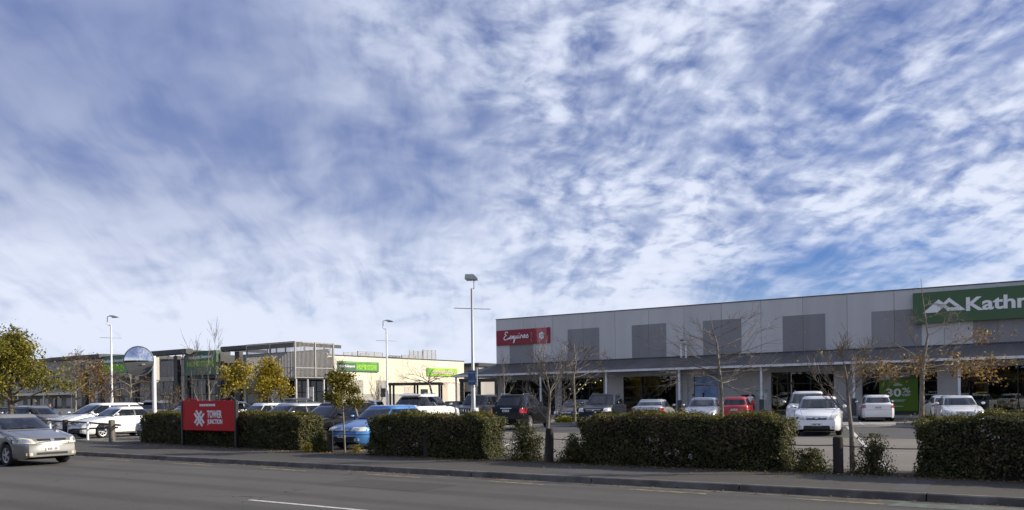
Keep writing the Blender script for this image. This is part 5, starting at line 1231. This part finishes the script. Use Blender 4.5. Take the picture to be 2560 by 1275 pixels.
    for sg in (-1, 1):
        rear_b, rear_t = xr(zl) + ri + .05, xr(zw1) + ri
        fb, ft = xf(zl) - fi - .10, xf(zw1) - fi + .02
        pane('side_window', [(xB + .035, zl), (fb, zl), (ft, zw1), (xB + .035, zw1)], 'y', sg, 6, 4)
        if s['pillar'] == 'trim' and sty != 'ute': add('door_pillar', car_patch(cb, [(xB - .045, zl - .01), (xB + .045, zl - .01), (xB + .045, zw1 + .01), (xB - .045, zw1 + .01)], 'y', sg, 1, 4, .005, .01), 'trim')
        if s.get('quarter') and sty != 'ute':
            pane('side_window', [(xC + .03, zl), (xB - .035, zl), (xB - .035, zw1), (xC + .03, zw1)], 'y', sg, 6, 4)
            pane('side_window', [(min(rear_b, xC - .2), zl), (xC - .04, zl), (xC - .04, zw1), (min(rear_t, xC - .12), zw1)], 'y', sg, 6, 4)
            if sty in ('suvmod', 'suvtall'): add('door_pillar', car_patch(cb, [(xr(zl) + .03, zl), (rear_b + .02, zl), (rear_t + .02, zw1), (xr(zw1) + .04, zw1)], 'y', sg, 3, 4, .005, .01), 'trim')
            if s['pillar'] == 'trim': add('door_pillar', car_patch(cb, [(xC - .05, zl - .01), (xC + .04, zl - .01), (xC + .04, zw1 + .01), (xC - .05, zw1 + .01)], 'y', sg, 1, 4, .005, .01), 'trim')
        elif sty != 'ute':
            pane('side_window', [(max(rear_b, xC - .42), zl), (xB - .035, zl), (xB - .035, zw1), (max(rear_t, xC - .06), zw1)], 'y', sg, 6, 4)
        # doors: shut lines, handles, mirror
        zsill = s['cl'] + .10
        dl = [X_(s['fo'] + s['wr'] + .16), xB, max(X_(s['fo'] + s['wb'] - s['wr'] * .35), xr(zl) + .1)]
        for k in range(3):
            add('door_gap', car_patch(bb, [(dl[k] - .006, zsill + (.28 if k == 2 else 0)), (dl[k] + .006, zsill + (.28 if k == 2 else 0)), (dl[k] + .006, zl - .03), (dl[k] - .006, zl - .03)], 'y', sg, 1, 6, .002, .004), 'trim')
        for k in (1, 2):
            x0 = dl[k] + .07; add('door_handle', car_patch(bb, [(x0, zl - .20), (x0 + .17, zl - .20), (x0 + .17, zl - .165), (x0, zl - .165)], 'y', sg, 2, 1, .028, .03), 'paint')
        add('sill_trim', car_patch(bb, [(X_(s['fo'] + s['wb'] - Ra - .02), s['cl'] + .012), (X_(s['fo'] + Ra + .02), s['cl'] + .012), (X_(s['fo'] + Ra + .02), s['cl'] + .06), (X_(s['fo'] + s['wb'] - Ra - .02), s['cl'] + .06)], 'y', sg, 6, 1, .006, .01), 'trim')
        mx_ = fb - .06; my = sg * (hw + .02); mz = zl + .03
        mb = MB(); 
        for (sx, sc_) in ((-.05, .75), (-.03, 1), (.04, .95), (.09, .6)):
            for k in range(10):
                t = 2 * math.pi * k / 10; mb.v.append((mx_ + sx * .9, my + sg * .075 + math.cos(t) * .085 * sc_, mz + .06 + math.copysign(abs(math.sin(t)) ** .7, math.sin(t)) * .058 * sc_))
        for i in range(3):
            for k in range(10): mb.f.append((i * 10 + k, i * 10 + (k + 1) % 10, (i + 1) * 10 + (k + 1) % 10, (i + 1) * 10 + k))
        mb.f.append(tuple(range(10))); mb.f.append(tuple(range(30, 40)))
        add('mirror', (mb.v, mb.f), 'paint')
        st = MB().tube([(mx_ + .02, sg * (hw * .93), mz), (mx_ + .02, my + sg * .04, mz + .04)], .025, 6); add('mirror_arm', (st.v, st.f), 'trim')
        # lamps
        hq = [(p[0] * hw * sg, p[1]) for p in s['head']]; add('headlight', car_patch(bb, hq, 'x', 1, 7, 4, .010, .03), 'lamp')
        cq = (sum(p[0] for p in hq) / 4, sum(p[1] for p in hq) / 4)
        add('headlight_surround', car_patch(bb, [(cq[0] + (p[0] - cq[0]) * 1.06, cq[1] + (p[1] - cq[1]) * 1.10) for p in hq], 'x', 1, 7, 4, .004, .03), 'trim')
        rq = [(lerp(cq[0], p[0], .42), lerp(cq[1], p[1], .50)) for p in hq]; add('reflector', car_patch(bb, rq, 'x', 1, 3, 3, .013, .01), 'chrome')
        for t_ in s['tail']: add('tail_light', car_patch(bb, [(p[0] * hw * sg, p[1]) for p in t_], 'x', -1, 5, 4, .012, .03), s['tailm'])
        if s['fog']: add('fog_lamp', car_patch(bb, [(sg * hw * .62, s['cl'] + .10), (sg * hw * .80, s['cl'] + .10), (sg * hw * .80, s['cl'] + .18), (sg * hw * .62, s['cl'] + .18)], 'x', 1, 2, 2, .008, .02), 'lamp')
    zg_ = s['head'][0][1] - .03
    add('bumper_gap', car_patch(bb, [(-hw * .97, zg_), (hw * .97, zg_), (hw * .97, zg_ + .010), (-hw * .97, zg_ + .010)], 'x', 1, 14, 1, .002, .004), 'trim')
    for sg in (-1, 1): add('bonnet_gap', car_patch(bb, [(X_(s['cowl'] * .97), sg * hw * .76 - .005), (X_(.12), sg * hw * .60 - .005), (X_(.12), sg * hw * .60 + .005), (X_(s['cowl'] * .97), sg * hw * .76 + .005)], 'z', 1, 8, 1, .002, .004), 'trim')
    add('cowl_panel', car_patch(bb, [(X_(s['cowl'] + .02), -hw * .72), (X_(s['cowl'] - .07), -hw * .72), (X_(s['cowl'] - .07), hw * .72), (X_(s['cowl'] + .02), hw * .72)], 'z', 1, 1, 8, .004, .004), 'trim')
    zr_ = s['rplate'] - .13 if s['rplate'] > .7 else s['rplate'] + .12
    add('boot_gap', car_patch(bb, [(-hw * .80, zr_), (hw * .80, zr_), (hw * .80, zr_ + .010), (-hw * .80, zr_ + .010)], 'x', -1, 10, 1, .002, .004), 'trim')
    g = s['grille']; gq = [(-g[1][0] * hw, g[1][1]), (g[1][0] * hw, g[1][1]), (g[2][0] * hw, g[2][1]), (-g[2][0] * hw, g[2][1])]
    add('grille', car_patch(bb, gq, 'x', 1, 6, 2, .006, .02), 'trim')
    for k in range(s['slats']):
        z = lerp(g[1][1], g[2][1], (k + 1) / (s['slats'] + 1)); add('grille_slat', car_patch(bb, [(-g[1][0] * hw * .95, z - .009), (g[1][0] * hw * .95, z - .009), (g[1][0] * hw * .95, z + .009), (-g[1][0] * hw * .95, z + .009)], 'x', 1, 6, 1, .014, .01), 'chrome')
    for k in range(s.get('vslats', 0)):
        y = lerp(-.42, .42, k / (s['vslats'] - 1)) * hw; add('grille_slat', car_patch(bb, [(y - .022, g[1][1] + .01), (y + .022, g[1][1] + .01), (y + .022, g[2][1] - .01), (y - .022, g[2][1] - .01)], 'x', 1, 1, 2, .014, .01), 'chrome')
    zb_ = lerp(g[1][1], g[2][1], .6); add('badge', car_patch(bb, [(-.05, zb_ - .035), (.05, zb_ - .035), (.055, zb_ + .035), (-.055, zb_ + .035)], 'x', 1, 2, 2, .022, .02), 'chrome')
    iy, i0, i1 = s['intake']; add('air_intake', car_patch(bb, [(-iy * hw, i0), (iy * hw, i0), (iy * hw * .95, i1), (-iy * hw * .95, i1)], 'x', 1, 6, 2, .004, .02), 'trim')
    for sg, zp in ((1, s['fplate']), (-1, s['rplate'])):
        add('number_plate', car_patch(bb, [(-.18, zp - .055), (.18, zp - .055), (.18, zp + .055), (-.18, zp + .055)], 'x', sg, 2, 1, .022, .02), 'plate')
        for k in range(6):
            if k == 3: continue
            y0 = (-.135 + k * .046) * sg
            add('plate_character', car_patch(bb, [(min(y0, y0 + .030 * sg), zp - .032), (max(y0, y0 + .030 * sg), zp - .032), (max(y0, y0 + .026 * sg), zp + .032), (min(y0, y0 + .026 * sg), zp + .032)], 'x', sg, 1, 1, .0245, .002), 'plateg')
    add('rear_bumper_trim', car_patch(bb, [(-hw * .9, s['cl'] + .03), (hw * .9, s['cl'] + .03), (hw * .9, s['cl'] + .13), (-hw * .9, s['cl'] + .13)], 'x', -1, 8, 1, .006, .02), 'trim')
    if sty not in ('sedan', 'sedan_road', 'sedan_big', 'ute'):
        zg = s['rplate'] + .10; add('tailgate_handle', car_patch(bb, [(-.30, zg), (.30, zg), (.30, zg + .035), (-.30, zg + .035)], 'x', -1, 3, 1, .02, .02), 'chrome' if sty in ('suv', 'prado') else 'paint')
    wz0 = s['dz'] + s['rwin'][0]
    add('wiper', car_patch(cb, [(-.45, s['cz'] + .045), (.20, s['cz'] + .07), (.20, s['cz'] + .085), (-.45, s['cz'] + .06)], 'x', 1, 4, 1, .018, .01), 'trim')
    if s['rails']:
        for sg in (-1, 1):
            r = MB().tube([(xt0 + .25, sg * wt_ * .86, H - .03), (xt0 + .35, sg * wt_ * .86, H + .035), (xt1 - .45, sg * wt_ * .86, H + .035), (xt1 - .35, sg * wt_ * .86, H - .03)], .018, 6); add('roof_rail', (r.v, r.f), 'railm')
    if s['spoiler']:
        r = MB().prism([(xt0 - .16, H - .09), (xt0 + .12, H - .045), (xt0 + .14, H - .012), (xt0 - .15, H - .055)], -wt_ * .88, wt_ * .88); add('roof_spoiler', (r.v, r.f), 'paint')
    # cut the window openings out of the cabin shell
    def inside(p, q):
        c = (sum(a[0] for a in q) / 4, sum(a[1] for a in q) / 4); q = [(c[0] + (a[0] - c[0]) * .965, c[1] + (a[1] - c[1]) * .955) for a in q]
        sgn = 0
        for k in range(4):
            a, b = q[k], q[(k + 1) % 4]; cr = (b[0] - a[0]) * (p[1] - a[1]) - (b[1] - a[1]) * (p[0] - a[0])
            if abs(cr) < 1e-9: continue
            if sgn == 0: sgn = 1 if cr > 0 else -1
            elif (cr > 0) != (sgn > 0): return False
        return True
    kf = []
    for fc in cf:
        P3 = [Vector(cv[k]) for k in fc]; c = sum(P3, Vector()) / len(P3)
        cut = False
        for axis, sign, q in opens:
            if axis == 'x' and c.x * sign > (0.0 if sign > 0 else -9) and ((c.x - (xt0 + xt1) / 2) * sign > 0) and inside((c.y, c.z), q):
                if abs(c.y) < (wb_ + (wt_ - wb_) * max(0, (c.z - s['cz']) / (zte - s['cz']))) * .97 or True: cut = True
            if axis == 'y' and c.y * sign > hw * .45 and inside((c.x, c.z), q): cut = True
        if not cut: kf.append(fc)
    parts.insert(1, ('cabin', mk('cabin', cv, kf, 40), 'paint', None))
    _CAR[sty] = (s, parts, axl); return _CAR[sty]

PAINT = {}
def paint(name, col, metal=.0, rough=.35):
    if name not in PAINT: PAINT[name] = pmat('paint_' + name, col, .2 if max(col) < .03 else rough, metal, .08 if max(col) < .06 else .5, .30 if max(col) < .06 else 1.0, var=.05, scale=.8, coatr=.03)
    return PAINT[name]
paint('white', (.80, .80, .79)); paint('pearl', (.76, .76, .74)); paint('silver', (.50, .51, .52), .55); paint('champagne', (.27, .265, .245), .55, .30); paint('black', (.010, .010, .011)); paint('navy', (.016, .020, .024), .2)
paint('charcoal', (.045, .047, .052), .4); paint('bluegrey', (.30, .34, .40), .5); paint('blue', (.05, .20, .48), .3, .3); paint('brightblue', (.03, .10, .50)); paint('red', (.46, .012, .022)); paint('bronze', (.20, .17, .135), .45); paint('greygreen', (.05, .065, .065), .3)
RAILM = {'w': M['chrome'], 'd': M['trim']}
def car(sty, col, x, y, deg, label, group='cars parked in the car park', z=0.0, lamp='lamp', glass='cglass', rail='d', tail=None, rim=None, name='car', rimmat=None):
    s, parts, axl = car_parts(sty); c = empty(name, (x, y, z), R(deg)); tag(c, label, 'car', group)
    mm = {'paint': PAINT[col], 'glass': M[glass], 'lamp': M[lamp], 'railm': RAILM[rail], 'tail': M['tail'], 'glassd': M['cglassd']}
    for nm, me, m_, par in parts:
        o = bpy.data.objects.new(nm, me); COL.objects.link(o); o.parent = c
        mt = mm.get(m_) or M[m_]
        if len(me.materials) == 0: me.materials.append(M['trim'])
        o.material_slots[0].link = 'OBJECT'; o.material_slots[0].material = mt
    hw = s['W'] / 2
    for a in axl:
        for sg in (-1, 1):
            w_ = empty('wheel', (s['L'] / 2 - a, sg * (hw - .115), s['wr']), 0 if sg > 0 else math.pi, c); k = s['wr']; w_.scale = (k, .32, k)
            for nm, me, mt in (('tyre', TYRE, M['tyre']), ('rim', RIMS[s['rimk'] if rim is None else rim], M['rim']), ('brake_disc', DISC, M['trim'])):
                o = bpy.data.objects.new(nm, me); COL.objects.link(o); o.parent = w_
                if len(me.materials) == 0: me.materials.append(mt)
    return c
# on the road
car('sedan_road', 'champagne', -26.05, 11.62, 0.5, 'champagne silver sedan driving on the road at the left edge', 'moving cars', z=-.12, lamp='lampy', glass='cglassl', rim=0)
# front row, noses to the footpath
car('sedan', 'white', -38.55, 21.9, -86, 'white sedan parked nose-out behind the timber rail fence', rim=1)
car('mpv', 'white', -42.0, 22.9, -85, 'white people mover parked beyond the white sedan', glass='cglass')
car('sedan', 'greygreen', -33.9, 22.6, -88, 'dark car with only its nose showing at the left end of the long hedge')
car('hatch90', 'blue', -19.85, 20.75, -87, 'bright blue hatchback nosing out past the thin gold-leaved tree', lamp='lamp', glass='cglassl')
car('wagon', 'black', -22.55, 21.1, -88, 'black car parked right beside the blue hatchback', glass='cglass')
car('wagon', 'silver', -29.9, 25.2, -88, 'silver car half hidden by the long hedge right of the red sign', rail='d', glass='cglassl')
car('sedan', 'bluegrey', -36.6, 25.4, -90, 'pale blue-grey car whose roof shows between the mirror pole and the red sign', glass='cglassl')
# second rows
car('wagon', 'white', -38.2, 31.6, 90, 'white car with arched side windows behind the red sign', glass='cglassl')
car('suv', 'charcoal', -47.8, 41.6, 90, 'dark four-wheel-drive under the round yellow tree', rail='w')
car('hatch', 'brightblue', -37.6, 35.0, -88, 'bright blue roofed small car behind the black car', glass='cglassl')
car('suvtall', 'pearl', -27.5, 32.0, 103, 'white four-wheel-drive seen from behind, tail lamp towards the lamp pole', rail='w')
car('prado', 'charcoal', -31.0, 41.0, -76, 'charcoal four-wheel-drive with a toothed chrome grille behind the grey lamp pole', rail='w')
car('ute', 'white', -55.4, 57.3, 190, 'small white utility parked along the cream wall', glass='cglass')
car('sedan', 'black', -41.5, 52.0, -25, 'black car in front of the cream wall, right of the white four-wheel-drive')
car('suv', 'black', -24.15, 35.8, 104, 'black four-wheel-drive seen from behind, left of the middle bare trees', rail='w')
car('sedan_big', 'charcoal', -26.6, 45.6, -75, 'dark grey car half hidden behind the island tree')
car('suv', 'navy', -22.35, 41.4, -75, 'dark four-wheel-drive facing out with a chrome barred grille', rail='d')
car('sedan_big', 'silver', -19.55, 42.2, 105, 'silver sedan seen from behind, above the widest hedge')
car('hatch', 'bluegrey', -16.05, 40.6, -75, 'blue-grey hatchback facing out, left of the tall tiered tree', glass='cglassl')
car('hatch', 'red', -16.35, 46.5, 105, 'red hatchback seen from behind, right of the tall tiered tree')
car('suvmod', 'white', -10.6, 39.9, -76, 'white four-wheel-drive directly behind the white wagon facing out', rail='d')
car('wagon', 'white', -8.75, 34.6, -78, 'white wagon facing out with a wide dark grille, near the right-hand bare tree', lamp='lampy', rail='d')
car('wagon', 'white', -10.0, 52.3, 105, 'white wagon seen from behind in front of the green poster', rail='d')
car('sedan', 'white', -6.55, 53.6, 105, 'white sedan seen from behind, half hidden by the rust-leaved tree')
car('sedan', 'white', -4.72, 43.6, -76, 'white sedan facing out above the right-hand hedge', glass='cglass', rim=1)
# left rows
car('wagon', 'bronze', -50.9, 24.0, 8, 'dark bronze car broadside behind the champagne sedan', rail='w')
car('hatch', 'white', -56.5, 23.2, 5, 'white car at the left edge behind the tree trunk')
car('sedan', 'black', -60.5, 26.5, 2, 'black sedan behind the large olive tree')
car('hatch', 'white', -60.2, 33.6, -60, 'small white hatchback in the far row left of the people mover')
car('wagon', 'charcoal', -58.2, 35.5, -70, 'charcoal car in the far row behind the white people mover')
car('suvmod', 'bronze', -53.9, 34.0, 118, 'bronze four-wheel-drive seen from behind with red lamps, left of the mirror pole', rail='w')
car('suv', 'black', -50.8, 35.2, 92, 'black four-wheel-drive behind the mirror pole', rail='d')
car('mpv', 'silver', -49.8, 37.3, 92, 'silver van behind the twiggy shrub right of the mirror pole', glass='cglassl')
car('sedan', 'silver', -68.0, 36.5, -40, 'silver car in the distant row beyond the olive tree')
car('sedan', 'black', -64.0, 40.5, 80, 'black car far off below the left green store sign')
car('wagon', 'white', -72.0, 33.0, -30, 'white car in the distant row near the cream verandah')

# ------------------------------------------------------------------ people
def person(x, y, face_deg, height, label, top, legs, hair, stride=.12, arm=.1, bag=None, skin=(.42, .25, .17), z=.1):
    """one continuous body grown from a jointed skeleton"""
    h = height / 1.75
    J = {'pel': ((0, 0, .95), .15), 'sp': ((0, .01, 1.15), .14), 'ch': ((.01, 0, 1.34), .155), 'nk': ((.01, 0, 1.48), .058), 'hd': ((.03, 0, 1.60), .095), 'ht': ((.02, 0, 1.69), .075),
         'shl': ((0, .17, 1.40), .065), 'ell': ((-.04 - arm, .235, 1.13), .045), 'wrl': ((.04, .22, .90), .033), 'hnl': ((.06, .215, .80), .035), 'shr': ((0, -.17, 1.40), .065), 'elr': ((.02 + arm * .4, -.235, 1.13), .045), 'wrr': ((.10 + arm, -.22, .92), .033), 'hnr': ((.13 + arm, -.215, .82), .035),
         'hpl': ((0, .09, .90), .10), 'knl': ((stride * .6, .10, .50), .065), 'anl': ((stride * .3 - .02, .10, .09), .045), 'tol': ((stride * .3 + .15, .11, .04), .04), 'hpr': ((0, -.09, .90), .10), 'knr': ((-stride * .2, -.10, .50), .065), 'anr': ((-stride - .02, -.10, .10), .045), 'tor': ((-stride + .14, -.11, .04), .04)}
    E_ = [('pel', 'sp'), ('sp', 'ch'), ('ch', 'nk'), ('nk', 'hd'), ('hd', 'ht'), ('ch', 'shl'), ('shl', 'ell'), ('ell', 'wrl'), ('wrl', 'hnl'), ('ch', 'shr'), ('shr', 'elr'), ('elr', 'wrr'), ('wrr', 'hnr'), ('pel', 'hpl'), ('hpl', 'knl'), ('knl', 'anl'), ('anl', 'tol'), ('pel', 'hpr'), ('hpr', 'knr'), ('knr', 'anr'), ('anr', 'tor')]
    names = list(J); me = bpy.data.meshes.new('body'); me.from_pydata([tuple(c * h for c in J[n][0]) for n in names], [(names.index(a), names.index(b)) for a, b in E_], [])
    o = bpy.data.objects.new('body', me); COL.objects.link(o)
    md = o.modifiers.new('skin', 'SKIN')
    for i, n in enumerate(names):
        r_ = J[n][1] * h; me.skin_vertices[0].data[i].radius = (r_, r_ * (.72 if n in ('pel', 'sp', 'ch') else 1)); me.skin_vertices[0].data[i].use_root = (n == 'pel')
    o.modifiers.new('sub', 'SUBSURF').levels = 2
    bpy.context.view_layer.update()
    dg = bpy.context.evaluated_depsgraph_get(); m2 = bpy.data.meshes.new_from_object(o.evaluated_get(dg)); bpy.data.objects.remove(o)
    for mt in (pmat('skin_%s' % x, skin, .6), pmat('top_%s' % x, top, .8), pmat('legs_%s' % x, legs, .8), pmat('hair_%s' % x, hair, .7), M['black']): m2.materials.append(mt)
    for p in m2.polygons:
        c = p.center / h; p.use_smooth = True
        if c.z > 1.485: k = 3 if (c.z > 1.645 or c.x < .0) else 0
        elif abs(c.y) > .17 and c.z < .93: k = 0
        elif c.z > .93 or (abs(c.y) > .19 and c.z > .9): k = 1
        elif c.z < .085: k = 4
        else: k = 2
        p.material_index = k
    root = empty('person', (x, y, z), R(face_deg)); tag(root, label, 'person')
    link('body', m2, None, root)
    bm = bmesh.new(); bmesh.ops.create_icosphere(bm, subdivisions=2, radius=.108 * h)
    for vv in bm.verts:
        vv.co.z *= 1.12
        if vv.co.x > .02 and vv.co.z < .05: vv.co.x *= .3
        vv.co += Vector((-.005, 0, 1.645 * h))
    hm = bpy.data.meshes.new('hair'); bm.to_mesh(hm); bm.free()
    for p in hm.polygons: p.use_smooth = True
    link('hair', hm, pmat('hair_%s' % x, hair, .7), root)
    fn = MB().tube([(.125 * h, 0, 1.63 * h), (.140 * h, 0, 1.60 * h), (.12 * h, 0, 1.595 * h)], .012, 5); fn.build('nose', pmat('skin_%s' % x, skin, .6), root, 60)
    return root
person(-25.05, 61.3, 5, 1.66, 'person with long brown hair in dark clothes by the blue window', (.015, .015, .018), (.02, .02, .025), (.10, .04, .018))
person(-24.35, 61.6, 185, 1.74, 'person with short dark hair in black beside the blue window', (.012, .012, .014), (.02, .02, .025), (.010, .008, .007))
pw = person(-18.6, 55.6, -80, 1.68, 'person in a white coat walking past the black cabinet', (.72, .70, .66), (.55, .54, .52), (.35, .27, .16))
bg_ = empty('shoulder_bag', (-18.35, 55.35, .9)); tag(bg_, 'small red bag held by the person in white', 'bag')
bevel(boxo('bag_body', -.12, .12, -.06, .06, 0, .30, paint('red', (.46, .012, .022)), bg_), .02); MB().tube([(-.09, 0, .30), (-.05, 0, .48), (.05, 0, .48), (.09, 0, .30)], .012, 5).build('strap', M['black'], bg_)
person(-61.8, 30.0, -60, 1.72, 'person in a blue jacket walking between cars below the olive tree', (.03, .06, .16), (.03, .03, .05), (.05, .035, .02), z=0)

# trees on the photographer's side of the road, seen only in the mirror and the shop glass
n = 9000
bx_ = rng.uniform(-150, 60, n); bz_ = np.abs(rng.normal(0, 1, n)) * 2.2 + rng.uniform(0, 2.2, n); by_ = -34 + rng.normal(0, 1.6, n)
tb = empty('tree_belt', (0, 0, 0)); tag(tb, 'belt of dark trees across the road, reflected in the mirror', 'trees', kind='stuff')
link('foliage', leaf_mesh('foliage', np.stack([bx_, by_, bz_], 1), np.tile(np.array([0, 1.0, .3]), (n, 1)), 1.5, .6), leafmat('belt_leaf', [(0, (.008, .012, .006)), (1, (.030, .036, .018))], .1), tb)
core = MB(); core.box(-150, 60, -36, -34.5, 0, 5.6).build('stems', CORE, tb)
